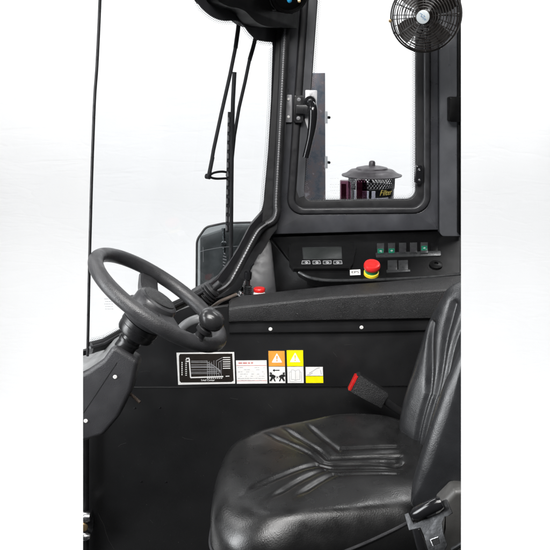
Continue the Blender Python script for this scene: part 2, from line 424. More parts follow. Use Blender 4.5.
# roof trim in the corner
RT=Plane(WSP.at(216,0,.035),onY(298,28,2.150),onY(298,-60,2.150))
rtp=smooth_path([Vector(p+(0,)) for p in [(216,-4),(220,2),(229,6.5),(239,8.5),(246,12),(252,18),(258,23),(266,26.3),(276,27.3),(288,27.8),(298,28.6)]],5)
bm=pslab(RT,[(p.x,p.y) for p in rtp]+[(298.4,-60),(216,-60)],.07,0,.004)
obj('roof_trim',bm,'console_plastic',cab)
# ================================================================== ROOF LAMP (in the trim)
lamp=thing('work_lamp','round black lamp with a blue spot in the dark roof corner trim','lamp',onY(291,-4,2.04))
c=onY(290,-6,2.03)
ax=Vector((.25,-.9,-.3)).normalized()
bm=bmesh.new(); lathe(bm,c,ax,[(.030,-.05),(.046,-.04),(.050,-.012),(.0485,.0),(.043,.003),(.040,-.004),(.022,.004),(0,.008)],36); obj('lamp_body',bm,'console_plastic',lamp)
bm=bmesh.new(); lathe(bm,c-ax*.026,ax,[(.0485,-.006),(.0525,-.004),(.0525,.004),(.0485,.006)],36); obj('bezel',bm,'dark_steel',lamp)
bm=bmesh.new(); lathe(bm,onY(289.3,.2,1.975),ax,[(.006,0),(.0058,.003),(.003,.005),(0,.0055)],14); obj('indicator_lens',bm,'blue_lens',lamp)
bm=bmesh.new(); B=YP(2.055)
tube(bm,[B.at(268,9,0),B.at(271,10.5,0),B.at(281,12,0),B.at(292.5,13.6,0)],.0022,6)
pslab(B,[(289.5,7),(293.5,7),(293.5,14),(289.5,13.6)],.004,.002,.001,bm)
obj('bracket',bm,'dark_steel',lamp)
bm=bmesh.new(); lathe(bm,onY(299.2,1.2,2.03),Vector((0,-1,0)),[(.0042,0),(.0042,.003),(0,.004)],6); obj('bolt',bm,'brass',lamp)
# ================================================================== SIDE WINDOW
sw=thing('side_window','black framed hinged side window with a lever latch in the grey plate','window',WALL.at(360,212))
obj('seal',ring(WALL,rp(win_seal_o,ro),rp(win_seal_i,ri),.03,.008,.005),'seal_grey',sw)
pane=[(321.5,TOP+16),(416.3,TOP+16),(416.3,199.5),(303.6,201)]
obj('sash',ring(WALL,rp(win_seal_i,ri),rp(pane,[8,7,9,7]),.02,-.006,.002),'black_rubber',sw)
# painted border strip of the pane on the latch side
obj('pane_border',pslab(WALL,[(312.4,TOP+12),(321.4,TOP+17),(317.0,0),(312.6,60),(308.9,111),(304.0,190),(304.6,196),(299,198),(296.4,190),(301.6,111),(304.8,60),(308.6,0)],.004,-.0045,.001),'pillar_grey',sw)
obj('pane',pslab(WALL,rp([(321,TOP+15),(417,TOP+15),(417,200.2),(303,201.5)],[8,7,9,7]),.004,-.014),'clear_glass',sw)
def dots(pl,path,off,side,rows=4,pitch=1.75,r0=.0021,bm=None,step=1.6):
    bm=bm or bmesh.new(); P=[Vector(p) for p in path]
    for row in range(rows):
        acc=row*.5*pitch
        for a,b_ in zip(P,P[1:]):
            d=b_-a; L=d.length
            if L<1e-6: continue
            d/=L; s=Vector((-d.y,d.x))*side
            while acc<L:
                q=a+d*acc+s*(step*.2+row*step); r=r0*(1-.27*row)
                rq=.62*(1-.25*row); bm.faces.new([bm.verts.new(pl.at(q.x+rq*math.cos(1.047*k),q.y+rq*math.sin(1.047*k),off)) for k in range(6)])
                acc+=pitch
            acc-=L
    return bm
pp=rp(pane,[8,7,9,7]); nseg=9
right_bottom=pp[nseg+nseg-1:]   # right side down, bottom
bm=dots(WALL,[pp[2*nseg-1]]+pp[2*nseg:3*nseg]+[pp[3*nseg]],-.0128,1)
bm=dots(WALL,[(415.9,TOP+30),(415.9,188)],-.0128,1,bm=bm); dots(WALL,[(304.9,185),(309.2,111),(312.9,60),(317.3,0)],-.0128,1,bm=bm)
obj('dot_print',bm,'black_print',sw,False)
# faint mirrored print on the pane
lines=[]
for k,yy in enumerate((178.5,184.5,187,190.5,193)):
    x=330.0
    while x<338.5:
        l=random.uniform(.5,1.8); lines.append([(x,yy),(x+l,yy)]); x+=l+random.uniform(.5,1.2)
obj('pane_print',strip(WALL,lines,.45,-.0128),'faint_print',sw,False)
# latch
lt=onY(300,108,2.2)
bm=pslab(WALL,rounded([(285.7,94.8),(292.2,94.8),(292.0,122.4),(285.2,122.4)],1.0,4),.008,.010,.0012); lp=obj('latch_plate',bm,'lattice_grey',sw)
for y in (99.3,117): screw(lp,WALL,288.4,y,.0042,.0105)
bm=pslab(WALL,rounded([(294.2,95.2),(303.5,95.2),(303.0,122.6),(293.6,122.6)],1.8,5),.02,.022,.003)
pslab(WALL,rounded([(296,105),(309,105),(308,114),(296,114)],1.2,4),.012,.034,.002,bm)
lk=obj('latch_block',bm,'black_metal',sw)
for x,y in ((298.9,99.5),(298.4,118.2)): screw(lk,WALL,x,y,.0058,.0225,'lattice_grey')
bm=pslab(WALL,rounded([(305.2,90),(317.2,90.3),(316.5,112),(313.2,133),(309,133),(305,120)],1.0,4),.003,.004,.0008); sp_=obj('strike_plate',bm,'zinc_plate',sw)
screw(sp_,WALL,310.8,93.5,.0045,.0045,'zinc_plate')
hp=[(310.6,102),(312.3,105.5),(313.0,111),(312.6,122),(311.0,134),(308.2,147),(305.6,157.5)]
hs=smooth_path([WALL.at(x,y,.03+.012*min(1,i/2)) for i,(x,y) in enumerate(hp)],6)
bm=bmesh.new(); n=len(hs)
tube(bm,hs,[.0095+.0035*math.sin(math.pi*min(1,i/n*1.4)) for i in range(n)],14)
lathe(bm,WALL.at(310.2,101.3,.012),WALL.n,[(.016,0),(.016,.02),(.0135,.026),(0,.026)],20)
hd=obj('latch_handle',bm,'black_gloss',sw)
screw(hd,WALL,310.2,101.3,.008,.039,'dark_steel','pivot_screw')
bm=pslab(WALL,rounded([(416.2,165.6),(422.6,165.6),(422.6,184.4),(415.4,184.4)],2.2,5),.02,.012,.004); hg=obj('catch',bm,'black_gloss',sw)
for y in (169.8,180.2): screw(hg,WALL,419.4,y,.0042,.0125,'steel')
# ================================================================== WINDSCREEN
WS=Plane(onY(285,0,2.19),onY(268,215,2.19),onY(95,165,1.60))
wind=thing('windscreen','large clear front windscreen with a black wavy border','windscreen',WS.at(150,330))
glo=[(101.5,-70),(290,-70),(282,30),(270,150),(265,214),(250,232),(228,276),(203,298),(140,328),(89.5,350),(89.0,330),(92,220)]
obj('pane',pslab(WS,glo,.005,-.001),'clear_glass',wind)
wave=[(192,-40),(195,-12),(198.5,3),(205,11),(214,17.5),(224,20.6),(236,20.6),(243,24.5),(249,32.5),(256,39),(264,41.2),(272.5,42.0)]
wv=[(p.x,p.y) for p in smooth_path([Vector(p+(0,)) for p in wave],6)]
side_in=[(273.0,48),(271.5,100),(268.6,150),(264.6,195),(263.4,211)]
lowr=[(257.5,217.5),(250.0,226),(238,249),(228,264.5),(217,279),(206,286),(196,290.5)]
frit=wv+side_in+lowr+[(199,299),(218,294),(230,286),(242,268),(256,245),(266,235),(290,120),(300,-70),(192,-70)]
obj('border_print',pslab(WS,frit,.0012,.0006),'border_grey',wind)
bm=dots(WS,wv+[(273,44)],.0002,1,3,1.7,.0019)
dots(WS,[(273,48)]+side_in[1:],.0002,1,3,1.7,.0023,bm)
obj('dot_print',bm,'black_print',wind,False)
# edge seal on the near side and the bottom frame bar
ed=[(101.8,-70),(100,0),(97,65),(94.6,100),(92,170),(90.6,220),(89.3,270),(88.3,320),(87.6,356)]
bm=bmesh.new(); tube(bm,smooth_path([WS.at(x,y) for x,y in ed],8),.0032,10); obj('edge_seal',bm,'black_metal',wind)
bb=[(83.2,352),(104,345.5),(122,335.5)]
bot=[(90,348),(104,344),(122,334),(150,320),(170,308.5),(188,300),(205,291)]
bm=bmesh.new(); tube(bm,[WS.at(x,y,.006) for x,y in bot],.014,12,flat=.7,nrm=WS.n); obj('bottom_seal',bm,'black_rubber',wind)
bm=pslab(WS,[(80,352),(104,345.5),(122,335.5),(124,350),(104,362),(80,375)],.01,-.085); bis(bm,CL,False); obj('lower_frame',bm,'black_rubber',wind)
bm=bmesh.new(); tube(bm,[WS.at(x,y-.4,.016) for x,y in bot],.0035,8); obj('seal_bead',bm,'seal_grey',wind)
bm=dots(WS,[(90.5,342),(104,339),(122,329.5),(150,315)],.0002,-1,3,1.7,.0018); obj('dot_print',bm,'black_print',wind,False)
lines=[]
for yy in (299,301.5,304,306.5,309):
    x=104.5+random.uniform(0,1)
    while x<112.5:
        l=random.uniform(.4,1.3); lines.append([(x,yy),(x+l,yy)]); x+=l+random.uniform(.4,.9)
obj('pane_print',strip(WS,lines,.5,.0006),'faint_print',wind,False)
# ================================================================== WIPER
wp=thing('wiper','black twin arm wiper with a long upright blade outside the windscreen','wiper',WS.at(229,250,-.06))
def wpt(l,off=-.05): return [WS.at(x,y,off) for x,y in l]
bm=bmesh.new(); tube(bm,wpt([(240,10),(238,30),(235.5,48)]),.0080,10,flat=.5,nrm=WS.n); tube(bm,wpt([(235.6,47),(230,75),(221,115),(213.5,150),(209.5,174)]),.0050,10)
tube(bm,wpt([(212.6,157),(209,175)]),.0055,10); obj('arm',bm,'wiper_black',wp)
bm=bmesh.new(); tube(bm,wpt([(257.5,30),(253,48),(249.5,60)]),.0078,10,flat=.5,nrm=WS.n); tube(bm,wpt([(249.7,59),(245,82),(239,108),(234.5,135),(232,160),(230.5,176)]),.0048,10); obj('arm',bm,'wiper_black',wp)
bm=bmesh.new(); tube(bm,smooth_path(wpt([(208,176.4),(214,172.8),(222,171.6),(228.5,172.6)]),5),.0032,8); tube(bm,smooth_path(wpt([(208,176.6),(216,178.6),(228.5,178.2)]),5),.0032,8); lathe(bm,WS.at(208,176.5,-.05),WS.n,[(.007,-.006),(.007,.006),(0,.007)],14); lathe(bm,WS.at(229,175,-.05),WS.n,[(.007,-.006),(.007,.008),(0,.009)],14); obj('link',bm,'wiper_black',wp)
bm=bmesh.new(); bl=[(234.5,72),(233.0,100),(232.0,140),(231.5,185),(231.2,225),(231,262)]
tube(bm,wpt(bl,-.035),.0056,8); obj('blade_rubber',bm,'wiper_black',wp)
bm=bmesh.new(); tube(bm,wpt([(229.6,112),(228.8,140),(228,180),(227.4,215),(227.2,232)]),.0048,8)
for y in range(116,232,9): box(bm,WS.at(229.6-(y-112)*.02+1.6,y,-.042),Vector((.006,0,0)),Vector((0,.004,0)),Vector((0,0,.0035)))
obj('blade_carrier',bm,'wiper_black',wp)
bm=bmesh.new()
for y in range(120,230,9): pslab(WS,[(228.4-(y-112)*.018,y-2.6),(229.8-(y-112)*.018,y-2.6),(229.7-(y-112)*.018,y+2.6),(228.3-(y-112)*.018,y+2.6)],.001,-.0445,0,bm)
obj('carrier_clip',bm,'bead_grey',wp)
# ================================================================== MIRROR / SMOKED SHIELD OUTSIDE
mr=thing('outside_mirror','smoky dark rounded mirror standing outside below the wiper blade','mirror',onY(222,292,2.42))
MP=YP(2.42)
mo=[(196.4,300),(196.8,240),(206,227),(224,223.2),(268,222),(268,300)]
obj('mirror_face',pslab(MP,rounded(mo,[1,14,10,6,1,1],8),.012,0,.004),'smoked_glass',mr)
mi=rounded([(199,300),(199.2,242),(208,230),(225,226),(262,225),(262,300)],[1,12,9,5,1,1],8)
bm=bmesh.new(); tube(bm,[MP.at(x,y,.003) for x,y in rounded(mo,[1,14,10,6,1,1],8)],.0035,8,closed=True); obj('mirror_rim',bm,'black_rubber',mr)
bm=bmesh.new(); pslab(YP(2.50),[(200,238),(236,226),(262,226),(262,300),(200,300)],.03,0,.003,bm); obj('mirror_back',bm,'mirror_grey',mr)
bm=bmesh.new(); tube(bm,[onY(223.5,228,2.46),onY(224.2,252,2.46)],.006,10); lathe(bm,onY(224,244,2.45),Vector((0,-1,0)),[(.011,0),(.009,.008),(0,.01)],14); obj('mirror_stem',bm,'steel',mr)
bm=strip(MP,[[(199,252),(206,250),(214,248.5),(222,247.2),(240,246)],[(203,247),(203.3,262)]],.32,.0005)
for y in range(253,280,3): strip(MP,[[(223+random.uniform(-.6,.6),y),(226+random.uniform(-1,.5),y+1)]],.7,.0005,bm=bm)
obj('scratches',bm,'lattice_grey',mr,False)
# ================================================================== OUTSIDE: post, air cleaner, red lamps
bm=bmesh.new(); PO=YP(2.46)
po=thing('outside_post','mottled blue and brown steel post outside behind the window latch','post',onY(316,202,2.46))
pslab(PO,[(296,73),(325.2,73),(325.6,232),(296,232)],.05,0,.002,bm); obj('post_body',bm,'burnt_steel',po)
for y in (117.5,162.5):
    bm=pslab(PO,[(325.0,y-6),(327.6,y-6),(327.6,y+6),(325,y+6)],.02,.004,.001)
    cl=obj('clamp',bm,'pale_plastic',po); bm=bmesh.new(); lathe(bm,PO.at(328.7,y,.002),Vector((.6,-1,0)),[(.0045,-.004),(.0045,.004),(0,.005)],8); obj('clamp_bolt',bm,'dark_steel',cl)
AY=2.72
k=AY/.96/FPX
ac=thing('air_cleaner','dome lidded round air cleaner with a perforated band and yellow lettering outside','air cleaner',onY(371,216,AY))
c0=onY(370.8,202,AY); zt=onY(370.8,173,AY).z; 
def pz(py): return onY(370.8,py,AY-.075).z
rb=22*k
bm=bmesh.new(); zc=onY(370,175,AY).z
lathe(bm,Vector((c0.x,AY,0)),ZA,[(28.8*k,zc-.002),(28.8*k,zc+.001),(25*k,zc+.006),(22*k,zc+.014),(20.5*k,zc+.018),(15.5*k,zc+.021),(14.8*k,zc+.026),(9*k,zc+.031),(3.2*k,zc+.033),(3.0*k,zc+.045),(2.2*k,zc+.050),(0,zc+.052)],48)
obj('lid',bm,'lid_dark',ac)
def cyl(z0,z1,r,seg=64,th=.0015):
    bm=bmesh.new(); lathe(bm,Vector((c0.x,AY,0)),ZA,[(r,z0),(r,z1),(r-th,z1),(r-th,z0),(r,z0)],seg); return bm
z_top=zc; z_mid=onY(370,190,AY-.08).z; z_bot=onY(370,215,AY-.08).z
bm=bmesh.new(); nh=46; rows=int((z_top-z_mid)/.0062)
for s in (1,-1):
    for i in range(nh):
        a0=2*math.pi*i/nh; pts=[]
        for j in range(rows*2+1):
            t=j/(rows*2); a=a0+s*t*rows*(math.pi/nh)
            pts.append((c0.x+rb*math.cos(a),AY+rb*math.sin(a),z_mid+(z_top-z_mid)*t))
        tube(bm,pts,.0013,5)
obj('perforated_band',bm,'lattice_grey',ac)
obj('bowl',cyl(z_bot,z_mid-.006,rb*1.0),'bowl_clear',ac)
bm=bmesh.new(); lathe(bm,Vector((c0.x,AY,0)),ZA,[(rb*1.015,z_mid-.004),(rb*1.015,z_mid+.003),(rb*.97,z_mid+.003),(rb*.97,z_mid-.004),(rb*1.015,z_mid-.004)],64); obj('band_ring',bm,'dark_steel',ac)
bm=bmesh.new()
zb0,zb1=onY(370,198,AY-.08).z,z_mid-.004
seg=18; rr_=rb*.985
vs=[]
for i in range(seg+1):
    a=-math.pi*.50+ (math.pi*.02)+ (math.pi*.40)*i/seg
    vs.append([bm.verts.new((c0.x+rq*math.cos(a),AY+rq*math.sin(a),z)) for rq in (rr_,rr_-.002) for z in (zb0,zb1)])
for A,B in zip(vs,vs[1:]):
    bm.faces.new((A[0],B[0],B[1],A[1])); bm.faces.new((A[2],A[3],B[3],B[2])); bm.faces.new((A[0],A[2],B[2],B[0])); bm.faces.new((A[1],B[1],B[3],A[3]))
obj('label_band',bm,'dark_steel',ac)
bm=bmesh.new()
def wrap(x,y,z):
    a=-math.pi/2+.56+x/rb; r=rb*1.012+z
    return Vector((c0.x+r*math.cos(a),AY+r*math.sin(a),onY(370,193.4,AY-.08).z+y))
text_on(bm,'Filter',.027,None,XA,ZA,shear=.3,wrap=wrap,sx=.95)
obj('lettering',bm,'faded_yellow',ac,False)
bm=bmesh.new(); tube(bm,[Vector((c0.x-.005,AY-rb*.2,z_bot)),Vector((c0.x-.005,AY-rb*.2,zc))],.005,12); obj('core_tube',bm,'dark_steel',ac)
for nm,x0,x1,y0,lab in (('a',340.5,350.8,181.0,'small tall maroon lamp left of the air cleaner, outside the window'),('b',356.5,366.8,179.5,'rounded maroon lamp in front of the air cleaner, outside the window')):
    lr=thing('marker_lamp',lab,'lamp',onY((x0+x1)/2,214,2.58),'maroon lamps outside the window')
    L=YP(2.58)
    bm=pslab(L,rounded([(x0,y0),(x1,y0),(x1+.3,208),(x0-.2,208)],[1.5,2.5,1,1] if nm=='a' else [3,3,1,1],5),.03,0,.003); obj('lens',bm,'maroon_glass',lr)
    bm=pslab(L,[(x0+1,y0+3),(x1-4.5,y0+3),(x1-4.5,208),(x0+1,208)],.008,-.014); obj('reflector',bm,'maroon_lens',lr)
    bm=pslab(L,[(x0-1,207),(x1+1,207),(x1+1,216),(x0-1,216)],.035,.003,.002); obj('lamp_base',bm,'black_rubber',lr)
# ================================================================== CONSOLE
con=thing('instrument_console','black sloping instrument console with display and switch rows under the window','console',onY(360,285,2.06))
CP=Plane(onY(275,236,2.185),onY(440,236,2.185),onY(340,279,2.0))
cpoly=[(271.5,236.8),(CR,230),(CR,273.6),(430,276.3),(385,278.5),(340,279.6),(322,279.3),(309,276.6),(299,271.5),(291,262)]
obj('console_top',pslab(CP,cpoly,.03,0,.0045,seg=4),'console_plastic',con)
bm=bmesh.new()
slab(bm,[onY(270.5,239.5,2.16),onY(291,264,2.075),onY(300,274,2.035),onY(312,279.5,2.012),onY(330,282.5,2.008),onY(330,296,2.008),onY(276.5,297,2.06)],Vector((0,.03,0)),.003)
obj('console_cheek',bm,'console_plastic',con)
# front fascia lip
bm=bmesh.new(); lp_=[(299,272.3),(309,277.3),(322,280.0),(340,280.4),(385,279.3),(430,277.2),(CR-.6,274.4)]
tube(bm,smooth_path([CP.at(x,y,-.004) for x,y in lp_],6),.0042,10); obj('front_edge',bm,'switch_black',con)
bz=[(289,244.5),(293,242.2),(354.5,241.6),(356.5,247),(353,263.5),(350,267.8),(293,268.4),(289.3,263.5)]
dm=obj('display_module',pslab(CP,rounded(bz,2.2,4),.012,.010,.004),'console_plastic',con)
obj('screen',pslab(CP,rounded([(302.8,247.8),(341,247.2),(341.8,258.6),(303.6,259)],.6,3),.002,.0106,.0003),'screen_face',dm)
bm=strip(CP,[[(302.5,247.5),(341.2,246.9),(342,258.9),(303.3,259.3),(302.5,247.5)]],.4,.0108); obj('screen_rim',bm,'switch_black',dm,False)
for i,x in enumerate((306.3,316.8,327.2,337.6)):
    o=4.0
    pts=[(x-o,260.8),(x+o-.8*(i<2),260.6),(x+o+.6*(i>2),263.8),(x-o-.6*(i==0),264.0)]
    kb=obj('key',pslab(CP,pts,.002,.0112,.0005),'switch_black',dm)
    pr=[pts+[pts[0]]]
    bm=strip(CP,pr,.32,.0115); strip(CP,[[(x-1.4,262.5),(x+.2,261.6),(x+1.6,262.8)],[(x-.8,263.1),(x+1.2,263.1)]],.6,.0115,bm=bm)
    obj('key_mark',bm,'grey_print',kb,False)
def psolid(pts,h,m,name,par,bev=.0012,off=None):
    return obj(name,pslab(CP,pts,h+.002,(h if off is None else off),bev),m,par)
obj('switch_tray',pslab(CP,rounded([(375.5,252.6),(440.8,250.6),(441,255.6),(376,257.0)],.8,3),.004,.0025,.001),'switch_black',con)
for i,x in enumerate((380.6,391.6,402.7,413.6,424.3,434.2)):
    y=248.3-(x-380)*.020; w=3.7
    if i==5:
        psolid([(x-w,y-4.2),(x+w,y-4.4),(x+w,y+5.0),(x-w,y+5.2)],.002,'console_plastic','blank_cover',con); continue
    s=psolid([(x-w,y-5.2),(x+w,y-5.4),(x+w,y+5.2),(x-w,y+5.4)],.006,'switch_black','rocker_switch',con,.0015)
    if i in (0,1,4):
        a=.4 if i!=4 else -1.6
        ln=obj('lens',pslab(CP,rounded([(x-2.9,y+a),(x+2.9,y+a-.2),(x+2.9,y+a+4.2),(x-2.9,y+a+4.4)],.4,3),.001,.0070,.0003),'green_lens',s)
        obj('lens_mark',strip(CP,[[(x-1.2,y+a+2.3),(x+1.3,y+a+2.1)],[(x+.2,y+a+1.4),(x+.2,y+a+3)]],.5,.0073),'grey_print',ln,False)
    else:
        obj('switch_cap',pslab(CP,[(x-3.1,y+.2),(x+3.1,y),(x+3.1,y+4.2),(x-3.1,y+4.4)],.003,.0085,.001),'seal_grey',s)
for x in (392.4,403.2):
    psolid([(x-4.8,260.2),(x+4.8,259.8),(x+4.8,269.8),(x-4.8,270.2)],.004,'switch_black','blank_cover',con,.001)
obj('switch_tray',pslab(CP,rounded([(386.5,269.6),(410,268.9),(410.4,271.4),(386.5,272.2)],.5,3),.004,.003,.001),'switch_black',con)
bm=bmesh.new(); lathe(bm,CP.at(436,265.4,0),CP.n,[(.018,0),(.018,.004),(.012,.007),(.006,.008),(.005,.004),(0,.004)],24); obj('key_switch',bm,'console_plastic',con)
bm=pslab(CP,[(349.9,270.0),(360.2,269.4),(360.5,274.7),(350.2,275.2)],.0006,.0006)
st=tag(obj('sticker',bm,'white_print',None,False),'small white rectangular sticker beside the red emergency stop button','sticker')
bm=bmesh.new(); ay=(CP.at(355,270)-CP.at(355,274)).normalized()
text_on(bm,'EPS',.013,CP.at(355.2,272.3,.0007),XA,ay,sx=1.15); obj('sticker_text',bm,'black_print',st,False)
# emergency stop
ec=CP.at(371.2,274,0); en=CP.n
es=thing('emergency_stop','red mushroom emergency stop button on a green and yellow collar','button',ec)
bm=bmesh.new(); lathe(bm,ec,en,[(.0205,0),(.0205,.0075),(.018,.009),(0,.009)],32); obj('collar_base',bm,'yellow_plastic',es)
bm=bmesh.new(); lathe(bm,ec,en,[(.0180,.0085),(.0180,.0165),(.0,.0165)],32); obj('collar_band',bm,'green_plastic',es)
bm=bmesh.new(); lathe(bm,ec,en,[(.0150,.016),(.0205,.020),(.0225,.024),(.0225,.031),(.0205,.0355),(.015,.0375),(.008,.0365),(0,.036)],36); obj('push_head',bm,'red_plastic',es)
# ================================================================== ARM PAD
st_=[(229,301.5,308.5,322.5),(232,298.5,308,322),(240,296,306.6,321.6),(285,291,302,321),(330,286,297.2,320.2),(400,280.5,292.3,319),(430,278,290.3,318.5),(CR,275.5,288.3,318)]
bm=bmesh.new(); rows=[]
for px,b_,f,bo in st_:
    k=[onY(px,b_+6,2.02)-Vector((0,0,.05)),onY(px,b_,2.00),onY(px,b_+.5,1.985),onY(px,f-2.0,1.933),onY(px,f-.4,1.925),onY(px,f+1.8,1.9205),onY(px,(f+bo)/2,1.919),onY(px,bo-.6,1.922),onY(px,bo,1.928)]
    rows.append([bm.verts.new(p) for p in k])
for A,B in zip(rows,rows[1:]):
    for i in range(len(A)-1): bm.faces.new((A[i],B[i],B[i+1],A[i+1]))
    bm.faces.new((A[-1],B[-1],B[0],A[0]))
bm.faces.new(rows[0]); bm.faces.new(rows[-1][::-1])
tag(obj('arm_pad',bm,'textured_plastic',angle=28),'long grained black arm pad along the side wall below the console','arm pad')
# ================================================================== WARNING LABELS / PLATES
def quad(pl,q,off,th=.0005): return pslab(pl,q,th,off)
ch=tag(obj('load_chart_plate',quad(UP,[(176.5,352.8),(234.2,352.2),(235.2,383.6),(178.2,384.8)],.0012,.0012),'white_print',None,False),'black load chart plate with a white border and graph below the steering wheel','plate')
obj('chart_field',quad(UP,[(180,354.0),(232.2,353.6),(233.6,380.6),(231.2,382.0),(181.0,382.6),(179.6,381.0),(178.9,356)],.0016),'brown_print',ch,False)
bm=strip(UP,[[(189.2,358.8),(190.6,377.6),(223.2,376.6)],[(186.4,361.6),(189,361.2)],[(186,358.6),(189.4,358.2)]],1.2,.0020); obj('chart_axes',bm,'white_print',ch,False)
ls=[]
for i,y in enumerate((361.2,362.6,364.9,366.6,367.6,369.9,372.2,373.6)): ls.append([(191,y),(207+i*1.7,y-.1)])
obj('chart_lines',strip(UP,ls,.42,.0020),'grey_print',ch,False)
ls=[]
for i,x in enumerate((207.2,209.4,211.6,213.9,216.2,218.6,221.0)): ls.append([(x,360.6+(i%3)*.7),(x+.4,376.4)])
for i in range(6): ls.append([(207,362+i*1.9),(212+i*1.6,364.4+i*1.3),(220.5,370.5+.6*i)])
ls.append([(216,361),(222.5,357.6)]); ls.append([(219,362),(222.5,360)])
obj('chart_curves',strip(UP,ls,.34,.0023),'grey_print',ch,False)
bm=bmesh.new(); ls=[]
for i in range(6):
    y=357.6+i*2.15; ls.append([(222.9,y),(230.2,y-.15)])
for i in range(9):
    y=360+i*1.9; ls.append([(185.3,y),(186.9,y)])
for i in range(8): ls.append([(207+i*2.0,378.3),(208.2+i*2.0,378.25)])
ls.append([(225.6,376.3),(229.4,376.1)])
[obj('chart_tick',strip(UP,[l],.75,.0021),'white_print',ch,False) for l in ls]; bm.free(); bm=bmesh.new()
ls=[]
for i in range(7): ls.append([(182.0,362+i*2.0),(182.05,363.3+i*2.0)])
strip(UP,ls,1.0,.0021,bm=bm); obj('chart_scale',bm,'white_print',ch,False); bm=bmesh.new()
axz=(UP.at(200,370)-UP.at(200,371)).normalized()
text_on(bm,'Load Center',.0072,UP.at(208,380.2,.0018),XA,axz)
obj('chart_caption',bm,'white_print',ch,False)
wl=tag(obj('text_label',quad(UP,[(235.9,360.6),(266.6,360.4),(267.4,383.5),(236.9,383.8)],.0008,.0008),'white_print',None,False),'wide white paper label with a red heading and fine lines','label')
obj('heading',strip(UP,[[(238.5,363.1),(242,363.05)],[(243,363.05),(247,363)],[(248,363),(250,363)],[(251,362.9),(253,362.9)]],.9,.0012),'red_print',wl,False)
ls=[]
for i in range(7):
    y=367.6+i*2.15; x=237.6
    while x<264:
        l=random.uniform(1,3.4)
        if random.random()<.72: ls.append([(x,y),(min(x+l,264.5),y-.05)])
        x+=l+.7
bm=strip(UP,ls,.34,.0012); obj('fine_text',bm,'grey_print',wl,False)
for rl in ([(236.4,365.6),(266.6,365.4)],[(237,380.8),(267,380.6)]): obj('rule_line',strip(UP,[rl],.28,.0012),'red_print',wl,False)
def warn(name,lab,q,ymid,m,tri):
    o=tag(obj(name,quad(UP,q,.0008,.0008),'black_print',None,False),lab,'label')
    (x0,y0),(x1,_),(x2,y2),(x3,_)=q; e=.55
    def lerp(xa,xb,y): t=(y-y0)/(y2-y0); return xa+(xb-xa)*t
    obj('colour_field',quad(UP,[(x0+e,y0+e),(x1-e,y0+e),(lerp(x1,x2,ymid)-e,ymid-.2),(lerp(x0,x3,ymid)+e,ymid-.2)],.0011),m,o,False)
    obj('picture_field',quad(UP,[(lerp(x0,x3,ymid)+e,ymid+.3),(lerp(x1,x2,ymid)-e,ymid+.3),(x2-e,y2-e),(x3+e,y2-e)],.0011),'white_print',o,False)
    if tri:
        cx,ty,by,hw=tri
        obj('triangle',quad(UP,rounded([(cx-hw,by),(cx,ty),(cx+hw,by)],.5,3),.0014),'white_print',o,False)
        bm=quad(UP,[(cx-.75,ty+3.0),(cx+.75,ty+3.0),(cx+.35,by-3.1),(cx-.35,by-3.1)],.0017); pslab(UP,[(cx-.6,by-2.4),(cx+.6,by-2.4),(cx+.6,by-1.3),(cx-.6,by-1.3)],.0005,.0017,0,bm)
        obj('exclamation_mark',bm,m,o,False)
    return o
wo=warn('warning_label','orange warning label with triangle above a black machine pictogram',[(267.8,350.4),(285.1,350.0),(286.0,383.6),(268.8,383.8)],366.4,'orange_print',(276.9,353.0,362.6,5.4))
bm=strip(UP,[[(273,370.4),(279.6,370.3)]],.95,.0014)
pslab(UP,[(272.6,370.4),(274.6,368.9),(274.6,371.9)],.0005,.0014,0,bm)
for s in (-1,1):
    cx=277.3
    def q(x,y): return (cx+s*x,y)
    for poly in ([(1.6,376.0),(4.0,374.6),(7.4,374.2),(8.0,376.4),(5.6,377.6),(2.2,378.0)],[(3.4,377.6),(6.0,377.2),(7.8,380.8),(6.4,381.6),(4.8,379.4)],[(2.8,378),(4.2,378),(3.0,381.4),(1.6,381.4)],[(5.0,373.0),(7.2,372.2),(7.8,373.6),(5.8,374.4)]):
        pslab(UP,[q(*p) for p in (poly if s>0 else poly[::-1])],.0005,.0014,0,bm)
bmx=strip(UP,[[(276.2,376.2),(278.4,378.4)],[(278.4,376.2),(276.2,378.4)]],.5,.0014,bm=bm)
obj('pictogram',bm,'black_print',wo,False)
wy=warn('warning_label','yellow warning label with triangle above an open book pictogram',[(286.1,349.7),(303.6,349.6),(304.3,383.5),(287.1,383.6)],366.4,'yellow_print',(295.1,352.4,362.2,5.4))
obj('pictogram',strip(UP,[[(295.4,371.0),(295.5,380.4)],[(295.4,371.0),(293.4,369.9),(291.2,370.0),(291.4,379.6),(293.6,379.5),(295.5,380.4)],[(295.4,371.0),(297.4,369.9),(299.6,370.0),(299.9,379.6),(297.6,379.5),(295.5,380.4)],[(291,371.8),(289.4,372.2),(289.8,381.6),(295.5,381.8),(301.6,381.4),(301.2,372.2),(299.9,371.8)]],.34,.0014),'grey_print',wy,False)
ws_=warn('caution_label','small label with a line drawing above a plain yellow band',[(305.0,366.4),(323.3,366.2),(323.9,383.5),(305.4,383.6)],376.0,'white_print',None)
for c in list(ws_.children):
    c.data.materials.clear(); c.data.materials.append(M['yellow_print' if c.name.startswith('picture') else 'white_print'])
obj('pictogram',strip(UP,[[(309,373.4),(312.6,371.2),(316.6,368.6),(319.6,367.8)],[(310,374.4),(312.6,372.9)],[(320.4,370.0),(321.3,374.4)],[(307.2,374.8),(310,374.6)]],.5,.0014),'grey_print',ws_,False)
